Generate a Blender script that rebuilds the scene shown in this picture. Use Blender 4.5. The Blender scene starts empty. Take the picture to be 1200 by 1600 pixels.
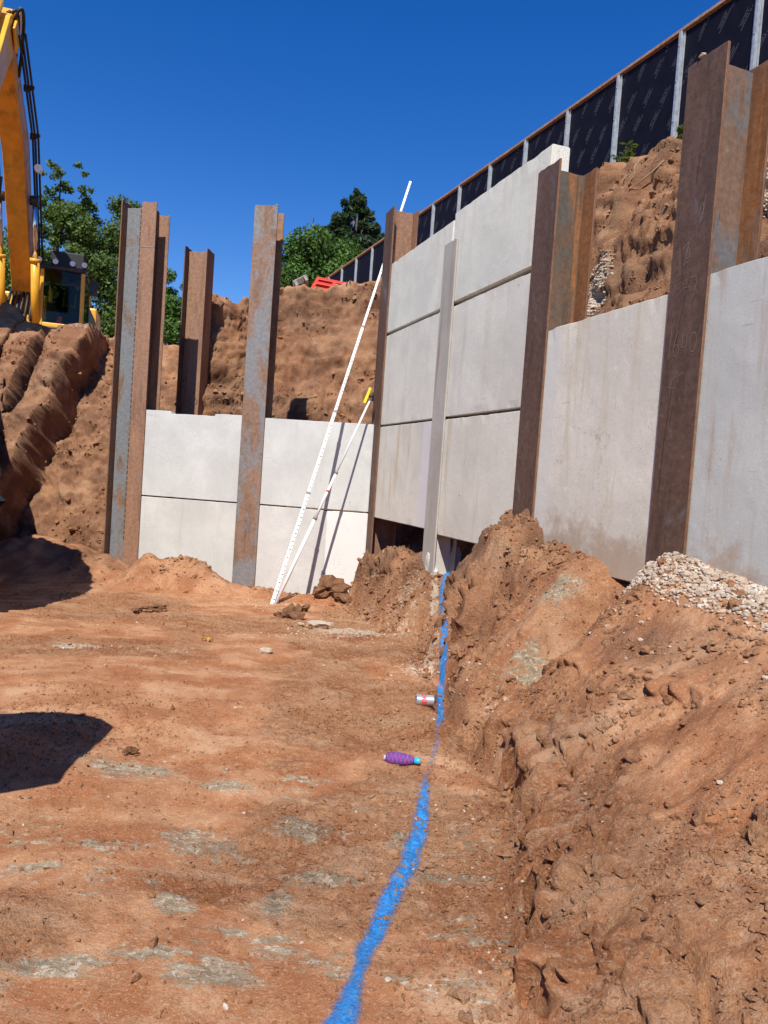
import bpy, bmesh, math, random
import numpy as np
from mathutils import Vector, Matrix

random.seed(7)
RNG = np.random.default_rng(11)
R = math.radians
scene = bpy.context.scene
COL = scene.collection

# ---------------------------------------------------------------- camera
cam_data = bpy.data.cameras.new('camera')
cam = bpy.data.objects.new('camera', cam_data)
COL.objects.link(cam)
cam_data.sensor_fit = 'VERTICAL'
cam_data.sensor_height = 36.0
cam_data.lens = 27.0
cam_data.clip_start = 0.05
cam_data.clip_end = 2000
EYE = 1.35
cam.matrix_world = (Matrix.Translation((0, 0, EYE)) @ Matrix.Rotation(R(90 - 2.6), 4, 'X')
                    @ Matrix.Rotation(math.atan(.07), 4, 'Z'))
scene.camera = cam

# ---------------------------------------------------------------- sky, sun, exposure
SUN_AZ, SUN_EL = 10.0, 52.0            # degrees left of straight behind the camera, elevation
world = bpy.data.worlds.new('World')
scene.world = world
world.use_nodes = True
wn = world.node_tree
bg = wn.nodes['Background']
sky = wn.nodes.new('ShaderNodeTexSky')
sky.sky_type = 'NISHITA'
sky.sun_disc = False
sky.sun_elevation = R(SUN_EL)
sky.sun_rotation = R(180 + SUN_AZ)
sky.altitude = 200
sky.air_density = 1.0
sky.dust_density = 0.0
sky.ozone_density = 3.0
bg.inputs['Strength'].default_value = 0.10
hs = wn.nodes.new('ShaderNodeHueSaturation')      # the phone's vivid blue, the same all over the sky
hs.inputs['Hue'].default_value = .516
hs.inputs['Saturation'].default_value = 1.40
hs.inputs['Value'].default_value = 1.05
wn.links.new(sky.outputs[0], hs.inputs['Color'])
wn.links.new(hs.outputs[0], bg.inputs[0])

sd = bpy.data.lights.new('sun', 'SUN')
sd.energy = 4.6
sd.angle = R(0.5)
sd.color = (1.0, .955, .89)
sun = bpy.data.objects.new('sun', sd)
COL.objects.link(sun)
S = Vector((-math.sin(R(SUN_AZ)) * math.cos(R(SUN_EL)), -math.cos(R(SUN_AZ)) * math.cos(R(SUN_EL)), math.sin(R(SUN_EL))))
sun.rotation_euler = S.to_track_quat('Z', 'Y').to_euler()
sun.location = (-3, -10, 20)

scene.view_settings.view_transform = 'Standard'
scene.view_settings.look = 'None'
scene.view_settings.gamma = 1.0
scene.view_settings.use_curve_mapping = False
scene.view_settings.exposure = 0.45

# ---------------------------------------------------------------- frames of the two walls
C = np.array([-.182, 9.5])
RD = np.array([.33371, -.94268])      # right wall, towards the camera
RN = np.array([-.94268, -.33371])     # right wall, out into the pit
FD = np.array([-.99, .14095])         # far wall, towards the left
FN = np.array([-.14095, -.99])        # far wall, out into the pit


def rw(s, t, z=0.0):
    p = C + RD * s + RN * t
    return (p[0], p[1], z)


def fw(s, t, z=0.0):
    p = C + FD * s + FN * t
    return (p[0], p[1], z)


# ---------------------------------------------------------------- noise
def _hash(ix, iy, iz, seed):
    h = (ix.astype(np.int64) * 374761393 + iy.astype(np.int64) * 668265263 + iz.astype(np.int64) * 2147483647 + seed * 1274126177) & 0xffffffff
    h = ((h ^ (h >> 13)) * 1274126177) & 0xffffffff
    h = ((h ^ (h >> 16)) * 2246822519) & 0xffffffff
    return ((h ^ (h >> 15)) & 0xffff) / 65535.0


def vnoise(x, y, z, seed=0):
    x, y, z = np.broadcast_arrays(np.asarray(x, float), np.asarray(y, float), np.asarray(z, float))
    fx, fy, fz = np.floor(x), np.floor(y), np.floor(z)
    u, v, w = x - fx, y - fy, z - fz
    u = u * u * u * (u * (u * 6 - 15) + 10); v = v * v * v * (v * (v * 6 - 15) + 10); w = w * w * w * (w * (w * 6 - 15) + 10)
    ix, iy, iz = fx.astype(np.int64), fy.astype(np.int64), fz.astype(np.int64)
    r = 0
    for dx in (0, 1):
        for dy in (0, 1):
            for dz in (0, 1):
                r = r + _hash(ix + dx, iy + dy, iz + dz, seed) * (u if dx else 1 - u) * (v if dy else 1 - v) * (w if dz else 1 - w)
    return r * 2 - 1


def fbm(x, y, z, octv=4, seed=0, gain=.5, ridged=False):
    a, r, f = 1.0, 0, 1.0
    for o in range(octv):
        n = vnoise(x * f + o * 17.3, y * f - o * 9.1, z * f + o * 3.7, seed + o)
        r = r + a * ((1 - 2 * np.abs(n)) if ridged else n)
        a *= gain; f *= 2.03
    return r


def sstep(a, b, x):
    t = np.clip((x - a) / (b - a), 0, 1)
    return t * t * (3 - 2 * t)


# ---------------------------------------------------------------- object helpers
def link(o, parent=None):
    COL.objects.link(o)
    if parent is not None:
        o.parent = parent
    return o


def tag(o, label=None, cat=None, group=None, kind=None):
    if label: o['label'] = label
    if cat: o['category'] = cat
    if group: o['group'] = group
    if kind: o['kind'] = kind
    return o


def empty(name, loc, rz=0.0):
    o = bpy.data.objects.new(name, None)
    o.empty_display_size = .2
    o.location = loc
    o.rotation_euler = (0, 0, rz)
    COL.objects.link(o)
    return o


def np_mesh(name, V, F, smooth=True):
    """V (n,3), F (m,k) arrays, all faces with k corners"""
    V = np.ascontiguousarray(V, dtype=np.float32); F = np.ascontiguousarray(F, dtype=np.int32)
    me = bpy.data.meshes.new(name)
    k = F.shape[1]
    me.vertices.add(len(V)); me.vertices.foreach_set('co', V.ravel())
    me.loops.add(F.size); me.loops.foreach_set('vertex_index', F.ravel())
    me.polygons.add(len(F))
    me.polygons.foreach_set('loop_start', np.arange(0, F.size, k, dtype=np.int32))
    me.polygons.foreach_set('loop_total', np.full(len(F), k, dtype=np.int32))
    me.polygons.foreach_set('use_smooth', np.full(len(F), smooth, dtype=bool))
    me.update(calc_edges=True)
    return me


def set_attr(me, name, arr):
    a = me.attributes.new(name, 'FLOAT', 'POINT')
    a.data.foreach_set('value', np.ascontiguousarray(arr, dtype=np.float32))


def obj(name, me, mat=None, parent=None, loc=None, rz=None):
    o = bpy.data.objects.new(name, me)
    if mat is not None and len(me.materials) == 0:
        me.materials.append(mat)
    if loc is not None: o.location = loc
    if rz is not None: o.rotation_euler = (0, 0, rz)
    return link(o, parent)


class MB:
    """collects simple shapes for ONE mesh"""
    def __init__(s):
        s.v = []; s.f = []; s.sm = []

    def add(s, V, F, smooth=False):
        b = len(s.v)
        s.v += [tuple(map(float, p)) for p in V]
        s.f += [tuple(b + i for i in f) for f in F]
        s.sm += [smooth] * len(F)
        return s

    def box(s, x0, x1, y0, y1, z0, z1, M=None):
        V = [(x, y, z) for z in (z0, z1) for y in (y0, y1) for x in (x0, x1)]
        if M is not None: V = [tuple(M @ Vector(p)) for p in V]
        return s.add(V, [(0, 2, 3, 1), (4, 5, 7, 6), (0, 1, 5, 4), (2, 6, 7, 3), (0, 4, 6, 2), (1, 3, 7, 5)])

    def tube(s, pts, r, n=8, cap=True, smooth=True):
        pts = [Vector(p) for p in pts]
        rs = r if isinstance(r, (list, tuple)) else [r] * len(pts)
        V = []; F = []
        for i, p in enumerate(pts):
            d = (pts[min(i + 1, len(pts) - 1)] - pts[max(i - 1, 0)]).normalized()
            a = d.cross(Vector((0, 0, 1)))
            if a.length < 1e-3: a = d.cross(Vector((1, 0, 0)))
            a.normalize(); b = d.cross(a)
            for k in range(n):
                t = 2 * math.pi * k / n
                V.append(p + (a * math.cos(t) + b * math.sin(t)) * rs[i])
        for i in range(len(pts) - 1):
            for k in range(n):
                F.append((i * n + k, i * n + (k + 1) % n, (i + 1) * n + (k + 1) % n, (i + 1) * n + k))
        s.add(V, F, smooth)
        if cap:
            b = len(s.v) - len(V)
            s.f.append(tuple(b + k for k in reversed(range(n)))); s.sm.append(False)
            s.f.append(tuple(b + (len(pts) - 1) * n + k for k in range(n))); s.sm.append(False)
        return s

    def prism(s, outline, y0, y1):
        """outline in (x,z), extruded along y"""
        n = len(outline)
        V = [(x, y0, z) for x, z in outline] + [(x, y1, z) for x, z in outline]
        F = [tuple(range(n)), tuple(reversed(range(n, 2 * n)))]
        F += [(i, i + n, (i + 1) % n + n, (i + 1) % n) for i in range(n)]
        return s.add(V, F)

    def mesh(s, name, bevel=0.0):
        me = bpy.data.meshes.new(name)
        me.from_pydata(s.v, [], s.f)
        me.polygons.foreach_set('use_smooth', s.sm)
        bm = bmesh.new(); bm.from_mesh(me)
        bmesh.ops.recalc_face_normals(bm, faces=bm.faces)
        if bevel:
            es = [e for e in bm.edges if len(e.link_faces) == 2 and e.calc_face_angle(0) > .7]
            bmesh.ops.bevel(bm, geom=es, offset=bevel, segments=2, profile=.5, affect='EDGES', clamp_overlap=True)
        bm.to_mesh(me); bm.free()
        me.update()
        return me

    def build(s, name, mat, parent=None, bevel=0.0, loc=None, rz=None):
        return obj(name, s.mesh(name, bevel), mat, parent, loc, rz)


# ---------------------------------------------------------------- materials
class NT:
    def __init__(s, name):
        s.m = bpy.data.materials.new(name)
        s.m.use_nodes = True
        s.t = s.m.node_tree
        s.b = s.t.nodes['Principled BSDF']
        s.out = s.t.nodes['Material Output']

    def n(s, typ, **kw):
        nd = s.t.nodes.new(typ)
        for k, v in kw.items():
            if k.startswith('i_'):
                nd.inputs[k[2:].replace('_', ' ')].default_value = v
            else:
                setattr(nd, k, v)
        return nd

    def l(s, a, b):
        s.t.links.new(a, b)

    def coord(s, scale=(1, 1, 1), kind='Object', loc=(0, 0, 0), rot=(0, 0, 0), shift=None):
        tc = s.n('ShaderNodeTexCoord')
        mp = s.n('ShaderNodeMapping')
        mp.inputs['Scale'].default_value = scale
        mp.inputs['Location'].default_value = loc
        mp.inputs['Rotation'].default_value = rot
        s.l(tc.outputs[kind], mp.inputs['Vector'])
        if shift is not None:
            s.l(shift, mp.inputs['Location'])
        return mp.outputs[0]

    def rnd(s, k=37.0):
        oi = s.n('ShaderNodeObjectInfo')
        c = s.n('ShaderNodeCombineXYZ')
        for i, kk in enumerate((k, k * 1.7, k * .6)):
            m = s.n('ShaderNodeMath', operation='MULTIPLY'); m.inputs[1].default_value = kk
            s.l(oi.outputs['Random'], m.inputs[0]); s.l(m.outputs[0], c.inputs[i])
        return c.outputs[0]

    def noise(s, vec, scale, detail=4.0, rough=.55, dist=0.0):
        nd = s.n('ShaderNodeTexNoise')
        nd.inputs['Scale'].default_value = scale; nd.inputs['Detail'].default_value = detail
        nd.inputs['Roughness'].default_value = rough; nd.inputs['Distortion'].default_value = dist
        if vec is not None: s.l(vec, nd.inputs['Vector'])
        return nd.outputs['Fac']

    def voro(s, vec, scale, feature='F1'):
        nd = s.n('ShaderNodeTexVoronoi', feature=feature)
        nd.inputs['Scale'].default_value = scale
        if vec is not None: s.l(vec, nd.inputs['Vector'])
        return nd

    def ramp(s, fac, a, b, v0=0.0, v1=1.0):
        m = s.n('ShaderNodeMapRange', interpolation_type='SMOOTHSTEP')
        m.inputs['From Min'].default_value = a; m.inputs['From Max'].default_value = b
        m.inputs['To Min'].default_value = v0; m.inputs['To Max'].default_value = v1
        s.l(fac, m.inputs['Value'])
        return m.outputs[0]

    def math(s, op, a, b=None):
        m = s.n('ShaderNodeMath', operation=op)
        for i, x in enumerate((a, b)):
            if x is None: continue
            if isinstance(x, (int, float)): m.inputs[i].default_value = x
            else: s.l(x, m.inputs[i])
        return m.outputs[0]

    def mix(s, fac, a, b, mode='MIX'):
        m = s.n('ShaderNodeMix', data_type='RGBA', blend_type=mode)
        for sock, x in ((m.inputs[0], fac), (m.inputs[6], a), (m.inputs[7], b)):
            if isinstance(x, (int, float)): sock.default_value = x
            elif isinstance(x, tuple): sock.default_value = (*x, 1.0)
            else: s.l(x, sock)
        return m.outputs[2]

    def attr(s, name):
        return s.n('ShaderNodeAttribute', attribute_name=name).outputs['Fac']

    def bump(s, height, strength, dist, prev=None):
        b = s.n('ShaderNodeBump')
        b.inputs['Strength'].default_value = strength; b.inputs['Distance'].default_value = dist
        s.l(height, b.inputs['Height'])
        if prev is not None: s.l(prev, b.inputs['Normal'])
        return b.outputs[0]

    def done(s, color, rough=.8, metal=0.0, normal=None, spec=None):
        for sock, x in (('Base Color', color), ('Roughness', rough), ('Metallic', metal)):
            if isinstance(x, (int, float)): s.b.inputs[sock].default_value = x
            elif isinstance(x, tuple): s.b.inputs[sock].default_value = (*x, 1.0)
            else: s.l(x, s.b.inputs[sock])
        if normal is not None: s.l(normal, s.b.inputs['Normal'])
        if spec is not None: s.b.inputs['Specular IOR Level'].default_value = spec
        return s.m


def mat_soil():
    m = NT('red_brown_soil')
    P = m.coord()
    big = m.noise(P, .9, 3, .6)
    mid = m.noise(P, 3.0, 7, .62)
    fine = m.noise(P, 42, 6, .72)
    grit = m.noise(P, 230, 4, .75)
    red = (.33, .124, .048); tan = (.475, .240, .118); dust = (.58, .365, .215)
    c = m.mix(m.ramp(mid, .36, .62), red, tan)
    c = m.mix(m.math('MULTIPLY', m.ramp(big, .42, .66), .7), c, tan)
    patchy = m.noise(m.coord((1, 1.9, 1), rot=(0, 0, .15)), 1.9, 8, .66, .5)
    c = m.mix(m.math('MULTIPLY', m.ramp(patchy, .52, .62), .55), c, dust)
    c = m.mix(m.math('MULTIPLY', m.ramp(patchy, .46, .38), .55), c, red)
    c = m.mix(m.math('MULTIPLY', m.ramp(fine, .48, .66), .6), c, dust)
    c = m.mix(m.math('MULTIPLY', m.ramp(m.attr('compact'), 0, 1), m.ramp(mid, .38, .60, .60, .0)), c, red)
    # organic dark soil, plus shading painted into the left bank
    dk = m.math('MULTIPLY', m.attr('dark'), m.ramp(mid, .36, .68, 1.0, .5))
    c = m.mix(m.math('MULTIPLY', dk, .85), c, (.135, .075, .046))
    # grey green clay, smeared by tracks
    wob = m.math('SUBTRACT', m.noise(P, 6, 9, .78, 1.2), .5)
    smear = m.math('SUBTRACT', m.noise(m.coord((3, 14, 3), rot=(0, 0, .25)), 2.2, 6, .7, .6), .5)
    gn = m.ramp(m.math('ADD', m.math('ADD', m.attr('grey'), m.math('MULTIPLY', wob, 2.0)), m.math('MULTIPLY', smear, 1.6)), .42, .66)
    gcol = m.mix(m.ramp(m.noise(m.coord((9, 30, 9), rot=(0, 0, .2)), 2.0, 5), .35, .65), (.23, .19, .12), (.37, .33, .23))
    gcol = m.mix(m.ramp(fine, .52, .62), gcol, (.58, .53, .42))
    c = m.mix(m.math('MULTIPLY', gn, .85), c, gcol)
    # pale limestone dust
    wn_ = m.ramp(m.math('ADD', m.attr('white'), m.math('MULTIPLY', m.math('SUBTRACT', m.noise(P, 24, 7, .85), .5), 1.9)), .52, .72)
    c = m.mix(m.math('MULTIPLY', wn_, .8), c, (.66, .56, .42))
    # sparse light grit
    v = m.voro(P, 52)
    sp = m.math('MULTIPLY', m.math('LESS_THAN', v.outputs['Distance'], .13), m.ramp(m.noise(P, 9, 3), .54, .66))
    c = m.mix(m.math('MULTIPLY', sp, .6), c, (.60, .48, .36))
    c = m.mix(m.ramp(grit, .36, .52, .42, 0), c, tuple(x * .4 for x in red))
    c = m.mix(m.math('MULTIPLY', m.ramp(m.noise(P, 120, 2, .6), .56, .68), .45), c, (.58, .40, .27))
    cr1 = m.voro(m.n('ShaderNodeVectorMath', operation='ADD').outputs[0], 34)
    va = cr1.inputs['Vector'].links[0].from_node
    m.l(P, va.inputs[0])
    nz = m.n('ShaderNodeTexNoise'); nz.inputs['Scale'].default_value = 14; nz.inputs['Detail'].default_value = 4; m.l(P, nz.inputs['Vector'])
    sc_ = m.n('ShaderNodeVectorMath', operation='SCALE'); sc_.inputs['Scale'].default_value = .05; m.l(nz.outputs['Color'], sc_.inputs[0]); m.l(sc_.outputs[0], va.inputs[1])
    cr2 = m.voro(P, 95)
    loose = m.ramp(m.attr('compact'), 0, 1, 1.0, .30)
    hgt = m.math('ADD', m.math('MULTIPLY', fine, 1.5), m.math('MULTIPLY', grit, .8))
    hgt = m.math('SUBTRACT', hgt, m.math('MULTIPLY', cr1.outputs['Distance'], .22))
    hgt = m.math('SUBTRACT', hgt, m.math('MULTIPLY', cr2.outputs['Distance'], .35))
    hgt = m.math('MULTIPLY', hgt, loose)
    nrm = m.bump(hgt, .8, .020)
    return m.done(c, .95, 0, nrm, .12)


def mat_concrete(name, base, stain=(.36, .27, .16), amount=.5, strip=None, mud=0.0, dark=.5, seed=0.0):
    m = NT(name)
    sh = m.rnd(29.0 + seed)
    P = m.coord(shift=sh)
    Praw = m.coord()
    low = m.noise(P, 1.6, 4, .6, .4)
    mid = m.noise(P, 7, 5, .65)
    fine = m.noise(P, 60, 4, .65)
    streak = m.noise(m.coord((5.5, 5.5, .55), shift=sh), 1.4, 5, .6, .25)
    thin = m.noise(m.coord((26, 26, 1.1), shift=sh), 1.2, 4, .6)
    hi = tuple(min(1, x * 1.07) for x in base); lo = tuple(x * .87 for x in base)
    c = m.mix(m.ramp(low, .33, .68), lo, hi)
    c = m.mix(m.ramp(mid, .3, .7, .35, 0), c, lo)
    c = m.mix(m.math('MULTIPLY', m.ramp(streak, .50, .76), amount), c, stain)
    c = m.mix(m.math('MULTIPLY', m.ramp(thin, .62, .76), .45 * dark), c, tuple(x * .45 for x in base))
    c = m.mix(m.math('MULTIPLY', m.ramp(m.noise(P, 3.1, 6, .8), .62, .72), .22), c, tuple(min(1, x * 1.25) for x in base))
    c = m.mix(m.ramp(m.noise(P, 95, 3, .7), .40, .60, .30, 0), c, tuple(x * .62 for x in base))
    c = m.mix(m.math('MULTIPLY', m.ramp(m.noise(P, 17, 5, .75), .60, .68), .35), c, tuple(min(1, x * 1.2) for x in base))
    scr = m.noise(m.coord((3, 3, 60), rot=(0, .9, 0), shift=sh), 1.0, 2, .5)
    c = m.mix(m.math('MULTIPLY', m.math('MULTIPLY', m.ramp(scr, .70, .74), m.ramp(low, .5, .6)), .5), c, tuple(x * .4 for x in base))
    if strip is not None:
        a, b, colr = strip
        sx = m.n('ShaderNodeSeparateXYZ'); m.l(Praw, sx.inputs[0])
        x = m.math('ADD', sx.outputs[0], m.math('MULTIPLY', m.math('SUBTRACT', mid, .5), .035))
        msk = m.math('MULTIPLY', m.math('GREATER_THAN', x, a), m.math('LESS_THAN', x, b))
        c = m.mix(m.math('MULTIPLY', msk, .75), c, colr)
    if mud:
        sz = m.n('ShaderNodeSeparateXYZ'); m.l(Praw, sz.inputs[0])
        z = m.math('SUBTRACT', sz.outputs[2], m.math('MULTIPLY', m.math('SUBTRACT', m.noise(P, 5, 5, .7), .5), .9))
        c = m.mix(m.math('MULTIPLY', m.ramp(z, mud, mud - .25), .6), c, (.36, .23, .13))
    spl = m.math('MULTIPLY', m.ramp(m.noise(P, 2.1, 7, .8, .8), .60, .72), m.ramp(m.noise(P, 40, 5, .8), .40, .60))
    c = m.mix(m.math('MULTIPLY', spl, .30 + .5 * (1 if mud else 0)), c, (.36, .23, .14))
    v3 = m.voro(P, 2.6)
    c = m.mix(m.math('MULTIPLY', m.math('LESS_THAN', v3.outputs['Distance'], .022), .8), c, tuple(x * .22 for x in base))
    v = m.voro(P, 55)
    pit = m.math('MULTIPLY', m.math('LESS_THAN', v.outputs['Distance'], .20), m.ramp(m.noise(P, 3.0, 4, .7), .50, .62))
    c = m.mix(m.math('MULTIPLY', pit, .7), c, tuple(x * .35 for x in base))
    rough_patch = m.ramp(m.noise(P, 2.3, 4, .7), .50, .66)
    h = m.math('SUBTRACT', m.math('MULTIPLY', m.noise(P, 34, 5, .7), m.math('ADD', m.math('MULTIPLY', rough_patch, .22), .06)), m.math('MULTIPLY', pit, .5))
    nrm = m.bump(h, .5, .010)
    return m.done(c, .88, 0, nrm, .25)


def mat_steel(name, brown=(.150, .085, .055), grey=.3, orange=.3, pale=.15, seed=0.0, greycol=(.165, .18, .19)):
    m = NT(name)
    sh = m.rnd(51.0 + seed)
    P = m.coord(shift=sh)
    st = m.noise(m.coord((9, 9, .5), shift=sh), 1.3, 5, .62, .35)
    blot = m.noise(m.coord((2.2, 2.2, 1.1), shift=sh), 1.6, 6, .68, .5)
    fine = m.noise(P, 24, 7, .75)
    drip = m.noise(m.coord((6, 6, .9), shift=sh), 1.3, 7, .72, .6)
    c = m.mix(m.ramp(fine, .3, .7), tuple(x * .72 for x in brown), tuple(x * 1.2 for x in brown))
    c = m.mix(m.ramp(drip, .36, .52, .5, 0), c, tuple(x * .45 for x in brown))
    c = m.mix(m.math('MULTIPLY', m.ramp(drip, .55, .72), .5), c, tuple(min(1, x * 1.5) for x in brown))
    c = m.mix(m.math('MULTIPLY', m.ramp(blot, .60 - .3 * grey, .72 - .3 * grey), min(1, .35 + grey)), c, m.mix(m.ramp(fine, .35, .7), greycol, tuple(x * 1.35 for x in greycol)))
    c = m.mix(m.math('MULTIPLY', m.ramp(st, .68 - .25 * orange, .8 - .25 * orange), min(1, .3 + orange)), c, m.mix(m.ramp(fine, .3, .7), (.24, .085, .022), (.36, .16, .06)))
    c = m.mix(m.math('MULTIPLY', m.ramp(m.noise(P, 9, 6, .78), .62, .7), pale), c, (.40, .31, .23))
    c = m.mix(m.math('MULTIPLY', m.ramp(m.noise(m.coord((7, 7, .8), shift=sh), 2.6, 6, .75), .60, .72), .6), c, (.035, .02, .016))
    h = m.math('ADD', m.math('MULTIPLY', fine, .6), m.noise(P, 12, 4, .6))
    nrm = m.bump(h, .4, .006)
    return m.done(c, m.ramp(blot, .3, .7, .75, .52), 0.12, nrm, .35)


def mat_plain(name, col, rough=.5, metal=0.0, var=.15, scale=8.0, dirt=0.0, bumpd=.002, dirtcol=(.2, .1, .055)):
    m = NT(name)
    P = m.coord()
    n1 = m.noise(P, scale, 5, .65)
    c = m.mix(m.ramp(n1, .3, .7), tuple(x * (1 - var) for x in col), tuple(min(1, x * (1 + var)) for x in col))
    if dirt:
        c = m.mix(m.math('MULTIPLY', m.ramp(m.noise(P, 3.3, 6, .75), .5, .7), dirt), c, dirtcol)
    nrm = m.bump(m.noise(P, scale * 7, 3), .25, bumpd)
    return m.done(c, rough, metal, nrm)


def mat_leaf(name, dark, light, scale=1.6):
    m = NT(name)
    P = m.coord()
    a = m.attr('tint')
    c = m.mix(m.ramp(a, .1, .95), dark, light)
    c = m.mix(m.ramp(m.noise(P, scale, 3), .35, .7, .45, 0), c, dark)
    m.b.inputs['Subsurface Weight'].default_value = 0
    tr = m.n('ShaderNodeBsdfTranslucent')
    m.l(m.mix(.4, c, (.22, .30, .03)), tr.inputs['Color'])
    mx = m.n('ShaderNodeMixShader'); mx.inputs[0].default_value = .28
    m.done(c, .55, 0, None, .35)
    m.l(m.b.outputs[0], mx.inputs[1]); m.l(tr.outputs[0], mx.inputs[2])
    m.l(mx.outputs[0], m.out.inputs['Surface'])
    return m.m


def mat_stone():
    m = NT('pale_limestone')
    P = m.coord(shift=m.rnd(13))
    c = m.mix(m.ramp(m.noise(P, 12, 5, .7), .3, .7), (.36, .285, .205), (.60, .53, .43))
    c = m.mix(m.math('MULTIPLY', m.ramp(m.noise(P, 9, 5, .78), .46, .62), .7), c, (.37, .215, .125))
    return m.done(c, .9, 0, m.bump(m.noise(P, 60, 5, .7), .5, .008), .2)


def mat_paint_line():
    m = NT('blue_spray_paint')
    P = m.coord()
    e = m.attr('edge')            # 1 in the middle of the stripe, 0 at its rim
    k = m.math('ADD', e, m.math('MULTIPLY', m.math('SUBTRACT', m.noise(P, 38, 6, .8), .5), .9))
    k = m.math('ADD', k, m.math('MULTIPLY', m.math('SUBTRACT', m.noise(P, 260, 3, .7), .5), 1.7))
    k = m.math('ADD', k, m.math('MULTIPLY', m.math('SUBTRACT', m.noise(P, 9, 4, .7), .5), .7))
    cov = m.math('MULTIPLY', m.ramp(k, .24, .86), .90)
    c = m.mix(m.ramp(m.noise(P, 70, 5, .75), .32, .68), (.020, .19, .56), (.06, .37, .82))
    m.done(c, .75, 0, m.bump(m.noise(P, 80, 5, .75), .8, .02), .2)
    tr = m.n('ShaderNodeBsdfTransparent')
    mx = m.n('ShaderNodeMixShader')
    m.l(cov, mx.inputs[0]); m.l(tr.outputs[0], mx.inputs[1]); m.l(m.b.outputs[0], mx.inputs[2])
    m.l(mx.outputs[0], m.out.inputs['Surface'])
    return m.m


def mat_glass():
    m = NT('cab_glass')
    g = m.n('ShaderNodeBsdfGlossy'); g.inputs['Roughness'].default_value = .03
    t = m.n('ShaderNodeBsdfTransparent'); t.inputs['Color'].default_value = (.55, .60, .58, 1)
    f = m.n('ShaderNodeFresnel'); f.inputs['IOR'].default_value = 1.5
    mx = m.n('ShaderNodeMixShader')
    m.l(m.math('MULTIPLY', f.outputs[0], .45), mx.inputs[0]); m.l(t.outputs[0], mx.inputs[1]); m.l(g.outputs[0], mx.inputs[2])
    m.l(mx.outputs[0], m.out.inputs['Surface'])
    return m.m


SOIL = mat_soil()
STONE = mat_stone()
GALV = mat_plain('galvanised_steel', (.44, .47, .49), .42, .35, .2, 14)
TIMBER = mat_plain('weathered_timber', (.34, .19, .11), .8, 0, .3, 20)
PHENOLIC = mat_plain('dark_phenolic_ply', (.0060, .0055, .0125), .62, 0, .25, 5)
PHENOLIC.node_tree.nodes['Principled BSDF'].inputs['Specular IOR Level'].default_value = .12
PRINT = mat_plain('grey_print', (.085, .08, .095), .6)
WHITE = mat_plain('white_paint', (.82, .82, .80), .4, 0, .05, 10, .12)
BLACK = mat_plain('black_rubber', (.014, .013, .013), .55, 0, .3, 20)
YELLOW = mat_plain('machine_yellow', (.80, .40, .028), .38, 0, .08, 3, .22, .001, (.30, .12, .03))
ORANGE = mat_plain('machine_yellow_shaded', (.66, .27, .016), .45, 0, .16, 5, .6, .001, (.16, .06, .02))  # boom's yellow, darkened in colour for its shaded underside, with rust chips
DARKMETAL = mat_plain('dark_metal', (.035, .032, .032), .5, .4, .3, 9, .35)
CHROME = mat_plain('cylinder_rod', (.6, .6, .6), .15, 1.0, .03)
GLASS = mat_glass()
RED = mat_plain('red_plastic', (.72, .045, .022), .45, 0, .1, 6, .1)
CLIPYEL = mat_plain('yellow_plastic', (.85, .66, .03), .45)
CHALK = mat_plain('chalk', (.27, .215, .18), .9)
DARKMARK = mat_plain('dark_mark', (.012, .009, .008), .9)  # near-black colour of the thin scratch lines on the near pile

# ================================================================ PIT FLOOR (height field)
S_K = np.array([-.5, 0, .3, 1.0, 1.85, 2.0, 2.5, 2.56, 2.80, 3.02, 3.34, 3.55, 3.85, 4.0, 4.12, 4.3, 4.87, 5.1, 5.3, 5.55, 5.8, 6.43, 7.39, 9, 12])
CREST = np.array([.0, .0, .40, .50, .52, .42, .40, .30, .32, .58, .90, 1.10, 1.16, 1.04, .96, 1.00, .86, .80, .92, .95, .90, .86, .84, .8, .7])
WID = np.array([.25, .25, .34, .36, .38, .58, .58, .16, .18, .45, .60, .66, .74, .78, .80, .86, 1.06, 1.08, 1.10, 1.12, 1.16, 1.47, 1.95, 2.6, 3.0])


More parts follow.
